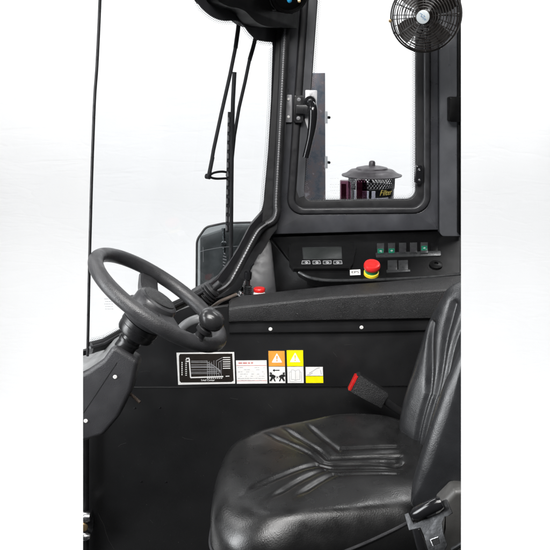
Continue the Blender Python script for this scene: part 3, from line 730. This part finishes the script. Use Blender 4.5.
# ================================================================== STEERING WHEEL
WN=Vector((.581,.033,.8132)).normalized(); WC=Vector((-.253,1.60,.9175)); WR=.1595
wa,wb,_=basis(WN)
def rim(a,r=WR,h=0): return WC+wa*math.cos(a)*r+wb*math.sin(a)*r+WN*h
def toPx(P):
    d=P-CAM; z=d.y*cp-d.z*sp; y=d.y*sp+d.z*cp; return Vector((275+FPX*d.x/z,275-FPX*y/z))
def ang(px,py): return min((k*math.pi/360 for k in range(720)),key=lambda a:(toPx(rim(a))-Vector((px,py))).length)
stw=thing('steering_wheel','worn black steering wheel with a spinner knob, tilted on its column','steering wheel',WC-WN*.09)
bm=bmesh.new(); tube(bm,[rim(2*math.pi*i/128) for i in range(128)],.0163,20,closed=True)
obj('rim',bm,'wheel_rubber',stw)
bm=bmesh.new(); lathe(bm,WC,WN,[(.034,-.1),(.036,-.092),(.040,-.088),(.041,-.074),(.0415,-.0660),(.048,-.0635),(.0545,-.056),(.0585,-.046),(.0590,-.038),(.0565,-.033),(.051,-.031),(.0495,-.024),(.049,-.010),(.046,-.003),(.040,.0005),(.030,.002),(0,.003)],48)
obj('hub',bm,'hub_plastic',stw,angle=25)
bm=bmesh.new(); lathe(bm,WC,WN,[(.040,-.1),(.0425,-.096),(.0435,-.088),(.0435,-.080),(.045,-.078),(.045,-.0665),(.0425,-.0655)],40); obj('collar',bm,'black_metal',stw)
bm=bmesh.new(); lathe(bm,WC,WN,[(.038,.0005),(.038,.0032),(.034,.0042),(0,.0048)],40); obj('hub_pad',bm,'textured_plastic',stw)
def spoke(a,w0,w1,h):
    d=(rim(a)-WC).normalized(); s=WN.cross(d); bm=bmesh.new(); prev=None; n=10; rows=[]
    for i in range(n+1):
        t=i/n; r=.038+(WR-.046)*t+.004; w=w0+(w1-w0)*t; z=-.012+.004*t+(-.006*math.sin(t*math.pi))
        th=h*(1-.35*t)
        sec=[(-w,z-th),(-w,z-.004),(-w+.004,z),(0,z+.0015),(w-.004,z),(w,z-.004),(w,z-th),(0,z-th)]
        rows.append([bm.verts.new(WC+d*r+s*x+WN*y) for x,y in sec])
    for A,B in zip(rows,rows[1:]):
        for k in range(8): bm.faces.new((A[k],B[k],B[(k+1)%8],A[(k+1)%8]))
    bm.faces.new(rows[0]); bm.faces.new(rows[-1][::-1])
    return bm
aA=ang(152,271); aB=ang(199,342)
aC=(aA+((aB-aA)%(2*math.pi))/2+math.pi)
obj('spoke',spoke(aA,.026,.023,.020),'hub_plastic',stw)
obj('spoke',spoke(aB,.026,.020,.016),'hub_plastic',stw)
aC=ang(120,300)
obj('spoke',spoke(ang(146,320),.022,.020,.016),'hub_plastic',stw)
ak=ang(196,340)
kb=rim(ak,WR-.002,0); kn=(WN+Vector((.02,0,0))).normalized()
bm=bmesh.new(); lathe(bm,kb,kn,[(.013,.0),(.0135,.012),(.0105,.016),(.0105,.026),(.0165,.028),(.0170,.036),(.015,.038)],28); obj('knob_stem',bm,'black_metal',stw)
bm=bmesh.new(); pr=[(.012,.036)]
for i in range(1,13):
    t=i/12*math.pi; pr.append((max(.0,.0275*math.sin(t)**.8) if i<12 else 0,.060-.0215*math.cos(t)))
lathe(bm,kb,kn,pr,36); obj('spinner_knob',bm,'knob_gloss',stw,angle=60)
# ================================================================== STEERING COLUMN
sc=thing('steering_column','grey grained steering column cover with two white screws and a shaft','steering column',onY(95,447,1.56))
bm=bmesh.new(); tube(bm,[WC-WN*.085,WC-WN*.19],.0235,28); lathe(bm,WC-WN*.118,WN,[(.0255,-.004),(.0265,0),(.0255,.004)],28)
obj('shaft',bm,'black_metal',sc)
CV=YP(1.555)
cpts=[(60,386),(88,370.5),(103,360),(113,345.5),(138.8,361.5),(131,392),(118.5,418),(103,436),(60,450)]
bm=pillow(CV,rounded(cpts,[1,8,8,6,6,30,26,12,1],8),.012,Vector((-.012,.10,-.03)),4.6); bis(bm,CL,False)
cv=obj('column_cover',bm,'cover_plastic',sc,angle=50)
bm=bmesh.new(); slab(bm,[onY(60,384,1.56),onY(60,372,1.58),onY(86,366,1.60),onY(102,354,1.60),onY(111,344.5,1.60),onY(114,346,1.58),onY(105,358.5,1.562),onY(90,370,1.562)],Vector((0,.08,0)),.004); bis(bm,CL,False)
obj('lit_shoulder',bm,'mirror_grey',sc)  # paler grey than the cover: light caught on this edge, put into colour
obj('cover_seam',strip(CV,[[(117.0,362.5),(100,388),(CL+.4,413)]],.55,.0006,.002),'black_rubber',sc,False)
for x,y in ((115.2,376.8),(85.9,420.8)): screw(sc,CV,x,y,.0047,.0006)
# tilt lever / spring bolt
bm=bmesh.new(); p0=onY(127.5,391.5,1.62); p1=onY(140.0,402.5,1.60); tube(bm,[p0.lerp(p1,i/24) for i in range(25)],[.0042 if i%2 else .0032 for i in range(25)],10); obj('adjuster_bolt',bm,'dark_brown',sc)
# ================================================================== SMALL ITEMS BETWEEN WHEEL AND PAD
bo=thing('rubber_boot','pleated black rubber boot at the foot of the windscreen pillar','boot',onY(206,304,1.97))
bm=bmesh.new(); c=onY(196.5,303.5,1.93); pr=[(0,-.004)]
axb=Vector((.74,.05,.64)).normalized()
for i in range(7):
    z=i*.0085; r=.030-.0010*i; pr+= [(r-.0055,z),(r,z+.003),(r,z+.0055)]
pr+=[(.02,.062),(0,.062)]
lathe(bm,c,axb,pr,36); obj('boot_body',bm,'black_rubber',bo,angle=20)
bm=bmesh.new(); tube(bm,[c+axb*.055,c+axb*.085],.009,14); obj('boot_rod',bm,'black_metal',bo)
jl=thing('control_lever','short black control lever with a spring collar beside the pillar','lever',onY(246,298,2.02))
bm=bmesh.new(); tube(bm,[onY(247.5,298,2.03),onY(248,280,2.03)],.006,12); obj('lever_rod',bm,'dark_steel',jl)
bm=bmesh.new(); tube(bm,[onY(247.6,279,2.03),onY(248.2,272,2.03)],.0105,12); tube(bm,[onY(248.2,273,2.03),onY(251,266,2.03),onY(253.5,263,2.03)],.0038,10); obj('lever_grip',bm,'black_gloss',jl)
bm=bmesh.new(); sp0=onY(247.5,299,2.03); sp1=onY(247.7,285.5,2.03); tube(bm,[sp0.lerp(sp1,i/14) for i in range(15)],[.0125 if i%2 else .009 for i in range(15)],14); obj('spring_collar',bm,'dark_steel',jl)
bm=bmesh.new(); tube(bm,[onY(243.5,287,2.02),onY(245.0,281,2.02)],.003,8); lathe(bm,onY(240.5,293.5,2.02),Vector((-.4,-.8,.4)),[(.008,-.008),(.008,.002),(.0055,.006),(0,.007)],16); obj('cable_end',bm,'steel',jl)
bm=bmesh.new(); tube(bm,smooth_path([onY(237,294,2.0),onY(229,297.5,2.0),onY(221,301,1.99),onY(212,307,1.98)],5),.0045,10); obj('cable',bm,'dark_brown',jl)
rc=thing('red_cap_bottle','small white bottle with a red cap behind the arm pad','bottle',onY(259,297,2.03))
bm=bmesh.new(); lathe(bm,onY(259.3,297,2.03),ZA,[(.0165,-.03),(.0165,.011),(.0145,.0155),(0,.0155)],24); obj('bottle_body',bm,'white_print',rc)
bm=bmesh.new(); lathe(bm,onY(259.3,291.2,2.03),ZA,[(.0160,0),(.0162,.007),(.0145,.0095),(0,.0105)],24); obj('cap',bm,'red_plastic',rc)
hz=thing('gap_light_tube','made-up light grey tube standing for the bright gap behind the steering wheel spokes','tube',onY(186,326,1.9))
bm=bmesh.new(); tube(bm,smooth_path([onY(176,337,1.9),onY(183,327,1.9),onY(191,321.5,1.9),onY(200,319,1.9),onY(208,322,1.9)],6),.0125,14); obj('gap_light_body',bm,'mirror_grey',hz)  # made-up tube: its pale grey stands for light seen below the glass
# hinge at lower left
hn=thing('chrome_hinge','chrome hinge knuckle with a bolt on the lower front corner post','hinge',onY(86,540,1.9))
bm=bmesh.new(); HP=YP(1.90)
lathe(bm,HP.at(84,517,0),XA,[(.0,-.012),(.013,-.010),(.0155,.006),(.012,.018),(0,.02)],22); bis(bm,CL,False); obj('knuckle',bm,'steel',hn); bm=bmesh.new(); lathe(bm,HP.at(84,536.5,0),XA,[(.0,-.012),(.010,-.010),(.012,.008),(.007,.018),(0,.02)],22)
bis(bm,CL,False); obj('knuckle',bm,'steel',hn)
bm=bmesh.new(); lathe(bm,HP.at(83.6,527,.004),Vector((.3,-1,.2)),[(.012,-.004),(.012,.003),(.009,.005),(0,.005)],18); bis(bm,CL,False); obj('bolt_head',bm,'brass',hn)
bm=bmesh.new(); pslab(HP,rounded([(70,513),(91,513),(93.5,520),(93,530),(90,536),(70,538)],[1,2,3,3,2,1],4),.02,-.010,.004,bm); bis(bm,CL,False); obj('hinge_leaf',bm,'dark_steel',hn)
# ================================================================== SEAT
seat=thing('driver_seat','black leather driver seat with ribbed grooves on cushion and backrest','seat',(.15,1.6,0))
def seggauss(x,y,a,b,w):
    dx,dy=b[0]-a[0],b[1]-a[1]; L2=dx*dx+dy*dy
    t=max(0,min(1,((x-a[0])*dx+(y-a[1])*dy)/L2)); d2=(x-a[0]-t*dx)**2+(y-a[1]-t*dy)**2
    return math.exp(-d2/(w*w)),t
ZC=.53
def z2(p): v=onZ(p[0],p[1],ZC-.012); return (v.x,v.y)
ctr=[(-.135,1.44),(-.142,1.53),(-.134,1.645),(-.112,1.738),(-.045,1.803),(.07,1.842),(.20,1.885),(.33,1.875),(.405,1.78),(.415,1.6),(.395,1.50),(.335,1.425),(.22,1.385),(.09,1.353),(-.01,1.337),(-.085,1.365)]
oc=smooth_path([Vector((x,y,0)) for x,y in ctr],36,closed=True)
cc=Vector((.13,1.585,0))
G=[((258.6,434),(321,463)),((277,430),(327.6,458.6)),((300,427),(338,452.5)),((242,494),(317,467)),((263,502.5),(325.5,472)),((294,500),(334,477.4))]
G=[(z2(a),z2(b)) for a,b in G]
H=[((336,452),(396,450.5)),((328,458.6),(400,456.8)),((321,463),(402,462.3)),((317,467),(402,467.2)),((325.5,472),(400,471.8)),((334,477.6),(397,476.4))]
H=[(z2(a),z2(b)) for a,b in H]
RC=(z2((334,464.5)),z2((396,463.5)))
def sst(a,b,x):
    t=max(0,min(1,(x-a)/(b-a))); return t*t*(3-2*t)
def cush(x,y):
    e=0
    for a,b in G:
        g,t=seggauss(x,y,a,b,.0080); e=max(e,.0048*g*(sst(0,.35,t)*.85+.15))
    for a,b in H:
        g,t=seggauss(x,y,a,b,.0052); e=max(e,.0034*g)
    d=-e
    g,t=seggauss(x,y,*RC,.036); d-=.015*g**.7 if g>1e-6 else 0
    gx=math.exp(-((x-RC[1][0])/.02)**2-((y-RC[1][1])/.03)**2); d-=.006*gx
    d+=.020*sst(.10,.24,abs(y-1.585))*sst(.42,.0,abs(x-.15)) ; d-=.015*sst(.05,.28,abs(x-.12))*0
    d+=.002*noise.noise(Vector((x*9,y*9,1)))+.0005*noise.noise(Vector((x*31,y*23,4)))
    return d
def roll(i,n,m,f=.6):
    if i<n*f:
        r=(i/(n*f))*(math.sin(f*math.pi/2)**(2/m)); return r,(1-r**m)**(1/m)
    ph=i/n*math.pi/2; return math.sin(ph)**(2/m),(math.cos(ph)**(2/m) if i<n else 0)
bm=bmesh.new(); nphi=150; m_=3.6; rows=[]
for i in range(nphi+1):
    row=[]
    for p in oc:
        rho,zz=roll(i,nphi,2.9+2.4*sst(1.36,1.62,p.y))
        x=cc.x+(p.x-cc.x)*rho; y=cc.y+(p.y-cc.y)*rho
        fade=1-sst(.74,.96,rho)
        z=ZC-.115+.115*zz+cush(x,y)*fade
        row.append((x,y,z))
    rows.append(row)
for kk,(rs,zo) in enumerate(((1.0,-.02),(.992,-.045),(.985,-.055))): rows.append([(cc.x+(p.x-cc.x)*rs,cc.y+(p.y-cc.y)*rs,ZC-.115+zo) for p in oc])
c0v=bm.verts.new(rows[0][0]); V=[[bm.verts.new(q) for q in r] for r in rows[1:]]
n=len(oc)
for k in range(n): bm.faces.new((c0v,V[0][k],V[0][(k+1)%n]))
for A,B in zip(V,V[1:]):
    for k in range(n): bm.faces.new((A[k],B[k],B[(k+1)%n],A[(k+1)%n]))
bm.faces.new(V[-1])
bis(bm,CR)
cu=obj('cushion',bm,'leather',seat,angle=80)
bm=bmesh.new(); pth=[]
for p in oc[::4]:
    z=.437+.24*(p.x-.1); z=min(max(z,.40),.50); q=max(0,min(1,(z-(ZC-.115))/.115)); mq=2.9+2.4*sst(1.36,1.62,p.y); ro_=(1-q**mq)**(1/mq)*1.004
    pth.append((cc.x+(p.x-cc.x)*ro_,cc.y+(p.y-cc.y)*ro_,z))
tube(bm,pth,.0036,8,closed=True); bis(bm,CR); obj('piping',bm,'seal_grey',cu)
# seat base under the cushion
bm=bmesh.new(); slab(bm,[Vector((cc.x+(p.x-cc.x)*.90,cc.y+(p.y-cc.y)*.90,ZC-.168)) for p in oc[::14]],Vector((0,0,-.06)),.01); obj('seat_pan',bm,'console_plastic',seat)
bm=bmesh.new()
for i in range(6):
    z=.30-i*.048; box(bm,(.15,1.59,z-.024),Vector((.17-.004*(i%2),0,0)),Vector((0,.17,0)),Vector((0,0,.0225)),.012)
obj('suspension_bellows',bm,'black_rubber',seat)
# backrest
BT=R(14); BY=Vector((.087,.996,0)); BO=Vector((.395,1.585,.50)); hU=Vector((math.sin(BT),0,math.cos(BT))); hN=Vector((-math.cos(BT),0,math.sin(BT)))
bo_=[(-.20,-.02),(-.225,.08),(-.228,.18),(-.222,.30),(-.20,.42),(-.14,.495),(-.05,.527),(.03,.53),(.10,.51),(.165,.445),(.205,.335),(.222,.21),(.222,.09),(.20,-.01),(.13,-.05),(0,-.06),(-.13,-.055)]
ob=smooth_path([Vector((a,b,0)) for a,b in bo_],44,closed=True); oc2=Vector((0,.20,0))
BG=[]
for s in (-1,1):
    BG+=[((s*.152,.30),(s*.112,.14)),((s*.126,.365),(s*.092,.15)),((s*.098,.43),(s*.072,.16))]
BH=[((s*q,.0),(s*q,h)) for s in (-1,1) for q,h in ((.112,.14),(.092,.15),(.072,.16))]
def back(t,h):
    d=0
    e=0
    for a,b in BG:
        g,_=seggauss(t,h,a,b,.0072); e=max(e,.0085*g)
    for a,b in BH:
        g,_=seggauss(t,h,a,b,.0062); e=max(e,.0075*g)
    d=-e
    g,_=seggauss(t,h,(0,0),(0,.20),.05); d-=.010*g
    lowf=sst(.53,.38,h)
    d+=((.066 if t<0 else .060)*math.exp(-((abs(t)-.172)/(.058 if t<0 else .052))**2))*lowf
    d-=.022*math.exp(-(t/.09)**2)*lowf
    d+=.004*noise.noise(Vector((t*9,h*9,7)))+.0005*noise.noise(Vector((t*30,h*25,2)))
    return d
bm=bmesh.new(); rows=[]; m_=3.0; nphi=180
for i in range(nphi+1):
    row=[]
    for p in ob:
        rho,zz=roll(i,nphi,2.15+.85*sst(-.12,.08,p.x),.62)
        t=oc2.x+(p.x-oc2.x)*rho; h=oc2.y+(p.y-oc2.y)*rho
        dep=.065*zz+back(t,h)*(1-sst(.86,.995,rho))
        row.append(BO+BY*t+hU*h+hN*dep)
    rows.append(row)
for rs,dz in ((1.0,-.03),(.97,-.055),(.88,-.075)): rows.append([BO+BY*(p.x*rs)+hU*(oc2.y+(p.y-oc2.y)*rs)+hN*dz for p in ob])
c0v=bm.verts.new(rows[0][0]); V=[[bm.verts.new(q) for q in r] for r in rows[1:]]; n=len(ob)
for k in range(n): bm.faces.new((c0v,V[0][k],V[0][(k+1)%n]))
for A,B in zip(V,V[1:]):
    for k in range(n): bm.faces.new((A[k],B[k],B[(k+1)%n],A[(k+1)%n]))
bm.faces.new(V[-1]); bis(bm,CR)
br=obj('backrest',bm,'leather_lit',seat,angle=80)
# ================================================================== SEAT BELT BUCKLE
bk=thing('belt_buckle','black seat belt buckle with a red release button beyond the cushion','buckle',onY(405,416,1.885))
BK=YP(1.87)
bm=pslab(BK,rounded([(357.0,376.2),(360.5,375.2),(388.8,394.2),(381.8,409.2),(347.8,391.4)],[1.2,1.0,1.2,1.2,1.2],4),.024,0,.003,seg=3); obj('buckle_body',bm,'textured_plastic',bk)
bm=bmesh.new(); a_=onY(348.0,391.0,1.869); b_=onY(356.4,376.4,1.869); d=(b_-a_)
slab(bm,[onY(348.6,390.4,1.8685),onY(355.4,376.2,1.8685),onY(358.4,376.6,1.8685),onY(351.0,391.0,1.8685)],Vector((0,.02,0)),.0012); obj('release_button',bm,'red_button',bk)
bm=bmesh.new(); tube(bm,[onY(384,400,1.882),onY(392,406,1.885),onY(401,412,1.89),onY(412,424,1.89)],.0105,12,flat=.4,nrm=Vector((0,-1,0))); obj('stalk',bm,'black_rubber',bk)
bm=bmesh.new(); lathe(bm,onY(404,414.5,1.875),Vector((0,-1,.2)),[(.006,-.003),(.006,.003),(0,.004)],12); obj('stalk_bolt',bm,'brass',bk)
# ================================================================== NEAR SIDE BELT TONGUE
tg=thing('belt_tongue','grey metal seat belt tongue plate with a square hole and black grip','belt tongue',onY(435,545,1.24))
TP=Plane(onY(408,515,1.27),onY(455,494,1.24),onY(436,550,1.21))
sh=[(404.4,514.2),(408.5,512.6),(412.0,521.0),(413.5,524.8),(439.5,512.5),(444.5,508.5),(441.5,501.0),(446.2,499.0),(452.2,513.4),(447.6,516.0),(444,516.6),(441.6,523.0),(443,533),(446.8,545.0),(444,552),(428.6,552),(424,535.5),(420.5,527),(416.5,528.4),(409,530.6)]
hole=[(430.5,539.5),(438.2,536.6),(439.8,543.5),(433.0,545.8)]
bm=pslab(TP,rounded(sh,.7,3),.003,0,.0009); tp=obj('tongue_plate',bm,'dark_steel',tg)
obj('slot_hole',pslab(TP,rounded(hole,.5,3),.001,.0006),'console_plastic',tp)
bm=strip(TP,[[(430.3,539.7),(433,546)],[(430.3,539.7),(438.2,536.8)]],.7,.0012); obj('slot_edge',bm,'steel',tp,False)
ba=[(414.5,517.5),(428,511.5),(441.5,505.5)]
bm=bmesh.new(); tube(bm,[TP.at(413.4,515.5,.010),TP.at(416.5,513.6,.011),TP.at(428,508.0,.012),TP.at(438,503.3,.011),TP.at(441.6,502.0,.009)],[.0095,.0125,.013,.0125,.0095],16,flat=.8,nrm=TP.n); obj('grip',bm,'black_gloss',tg)
rt=thing('belt_retractor','grey rounded belt guide cover behind the metal tongue at the seat corner','cover',onY(452,550,1.32))
RP=YP(1.33)
bm=pillow(RP,rounded([(441,505),(455,491),(490,488),(490,575),(440,575)],[4,6,1,1,1],6),.014,Vector((0,.03,-.004)),5); bis(bm,CR); obj('cover_body',bm,'rear_cover',rt)
bm=bmesh.new(); tube(bm,[onY(452,550,1.3),onY(463,543,1.3)],.005,10); bis(bm,CR); obj('cover_spring',bm,'dark_steel',rt)
# lower grey side trim piece beneath tongue
bm=bmesh.new(); pslab(YP(1.30),rounded([(412,529),(419,528),(429,552),(418,552)],2,4),.02,0,.004,bm); obj('side_guide',bm,'seal_grey',rt)
# ================================================================== FAN
FY=1.93; fc=onY(425.4,16.2,FY); fk=FY/.985/FPX
fn=Vector((-.30,-.93,-.10)).normalized(); fa,fb,_=basis(fn)
fan=thing('cab_fan','black wire guard fan hanging at the top of the rear pillar','fan',fc-fn*.07)
RF=32.2*fk
def fdome(r): return .034*math.sqrt(max(0,1-(r/RF)**2))*1.0+.004
def fpt(r,a,h): return fc+(fa*math.cos(a)+fb*math.sin(a))*r+fn*h
bm=bmesh.new()
for i in range(12):
    r=RF*(.20+.80*i/11); 
    tube(bm,[fpt(r,2*math.pi*j/72,fdome(r)) for j in range(72)],.0012 if i<11 else .0022,6,closed=True)
for j in range(12):
    a=2*math.pi*j/12+.1; tube(bm,[fpt(RF*(.18+.82*k/14),a,fdome(RF*(.18+.82*k/14))-.0014) for k in range(15)],.0011,5)
obj('front_guard',bm,'fan_black',fan)
bm=bmesh.new()
for i in range(7):
    r=RF*(.35+.65*i/6); tube(bm,[fpt(r,2*math.pi*j/64,-.022-.9*fdome(r)) for j in range(64)],.0011 if i<6 else .0022,6,closed=True)
for j in range(20):
    a=2*math.pi*j/20; tube(bm,[fpt(RF*(.3+.7*k/10),a,-.022-.9*fdome(RF*(.3+.7*k/10))) for k in range(11)],.0010,5)
for j in range(4):
    a=2*math.pi*j/4+.5; tube(bm,[fpt(RF,a,.004),fpt(RF*1.005,a,-.024)],.003,6)
obj('rear_guard',bm,'fan_black',fan)
bm=bmesh.new()
lathe(bm,fc+fn*fdome(RF*.2),fn,[(RF*.20,-.004),(RF*.22,0),(RF*.20,.004),(RF*.165,.0055),(0,.0055)],32); obj('hub_cap',bm,'fan_black',fan)
bm=bmesh.new(); lathe(bm,fc+fn*(fdome(RF*.2)+.0055),fn,[(RF*.185,-.001),(RF*.185,.0012),(RF*.15,.0018),(0,.002)],32); bd=obj('badge',bm,'badge_silver',fan)
bm=bmesh.new(); bp_=lambda x,y:fc+fn*(fdome(RF*.2)+.0078)+fa*(x*RF)+fb*(y*RF)
for ln in ([(-.10,-.08),(-.07,-.02),(-.02,-.06),(.01,.0)],[(.0,.02),(.05,.0),(.04,.06),(.09,.05)],[(-.05,.02),(.0,.06)],[(.05,.08),(.09,.09)]):
    tube(bm,[bp_(x,y) for x,y in ln],.0006,5)
obj('badge_script',bm,'blue_print',bd)
for q in range(4):
    a0=q*math.pi/2+.55; bm=bmesh.new(); rows=[]
    for i in range(9):
        r=RF*(.18+.72*i/8); w=.44+.16*math.sin(i/8*math.pi); row=[]
        for j in range(7):
            s=j/6-.5; a=a0+s*w*1.5+.12*i/8; row.append(fpt(r,a,-.012+s*.024+.004*math.cos(s*3)))
        rows.append(row)
    T=[[bm.verts.new(p) for p in r] for r in rows]; U=[[bm.verts.new(p-fn*.0015) for p in r] for r in rows]
    for X in (T,U):
        for A,B in zip(X,X[1:]):
            for k in range(6): bm.faces.new((A[k],A[k+1],B[k+1],B[k]))
    def rimf(lst1,lst2):
        for k in range(len(lst1)-1): bm.faces.new((lst1[k],lst1[k+1],lst2[k+1],lst2[k]))
    rimf(T[0],U[0]); rimf(T[-1],U[-1]); rimf([r[0] for r in T],[r[0] for r in U]); rimf([r[-1] for r in T],[r[-1] for r in U])
    obj('blade',bm,'fan_black',fan)
bm=bmesh.new(); lathe(bm,fc-fn*.022,fn,[(0,-.075),(.022,-.07),(.028,-.05),(.028,0),(.02,.01),(.012,.03),(0,.03)],28); obj('motor',bm,'fan_black',fan)
bm=bmesh.new(); tube(bm,[fc-fn*.07,onY(442,2,2.05),onY(446,-14,2.12),onY(446,-20,2.17)],.008,12); obj('mount_arm',bm,'fan_black',fan)
bm=bmesh.new(); lathe(bm,fpt(RF*1.02,math.pi,0),fn,[(.004,-.004),(.004,.006),(0,.007)],10)
o=obj('guard_clip',bm,'brass',fan)
# place the clip on the left edge of the guard
best=min((k*math.pi/90 for k in range(180)),key=lambda a:(toPx(fpt(RF,a,0))-Vector((391.6,20.5))).length)
me=o.data; sh_=fpt(RF*1.02,best,0)-fpt(RF*1.02,math.pi,0)
for v in me.vertices: v.co+=sh_
# ================================================================== LIGHTS
w=bpy.data.worlds.new('World'); S.world=w; w.use_nodes=True
bgn=w.node_tree.nodes['Background']; bgn.inputs[0].default_value=(.93,.96,1,1); bgn.inputs[1].default_value=.05
def area(name,loc,target,size,power,sy=None,col=(1,1,1)):
    l=bpy.data.lights.new(name,'AREA'); l.energy=power; l.size=size; l.color=col
    if sy: l.shape='RECTANGLE'; l.size_y=sy
    o=bpy.data.objects.new(name,l); COL.objects.link(o); o.location=loc
    o.rotation_euler=(Vector(target)-Vector(loc)).to_track_quat('-Z','Y').to_euler()
    return o
area('backdrop_lamp',(-1.6,2.9,3.2),(-1.3,4.7,.9),1.4,61,.8)
area('backdrop_lamp',(1.6,2.9,3.2),(1.6,4.7,.7),1.4,78,.8)
area('backdrop_lamp',(-2.6,1.9,2.6),(-2.2,3.6,-.6),1.2,38,.8)
area('overhead_softbox',(.1,.72,2.45),(.1,1.45,.5),1.7,15,.32,(1,.985,.965)).data.spread=R(100)
area('front_softbox',(-.35,.0,2.45),(.0,1.95,.95),1.5,13,.45,(1,.99,.98)).data.spread=R(75)
area('side_softbox',(-1.95,.95,1.05),(.3,1.55,.65),.8,21,1.5,(.96,.98,1)).data.spread=R(110)
S.view_settings.view_transform='Standard'; S.view_settings.look='None'; S.view_settings.exposure=0; S.view_settings.gamma=1
S.render.engine='CYCLES'
S.render.resolution_x=1024; S.render.resolution_y=1024
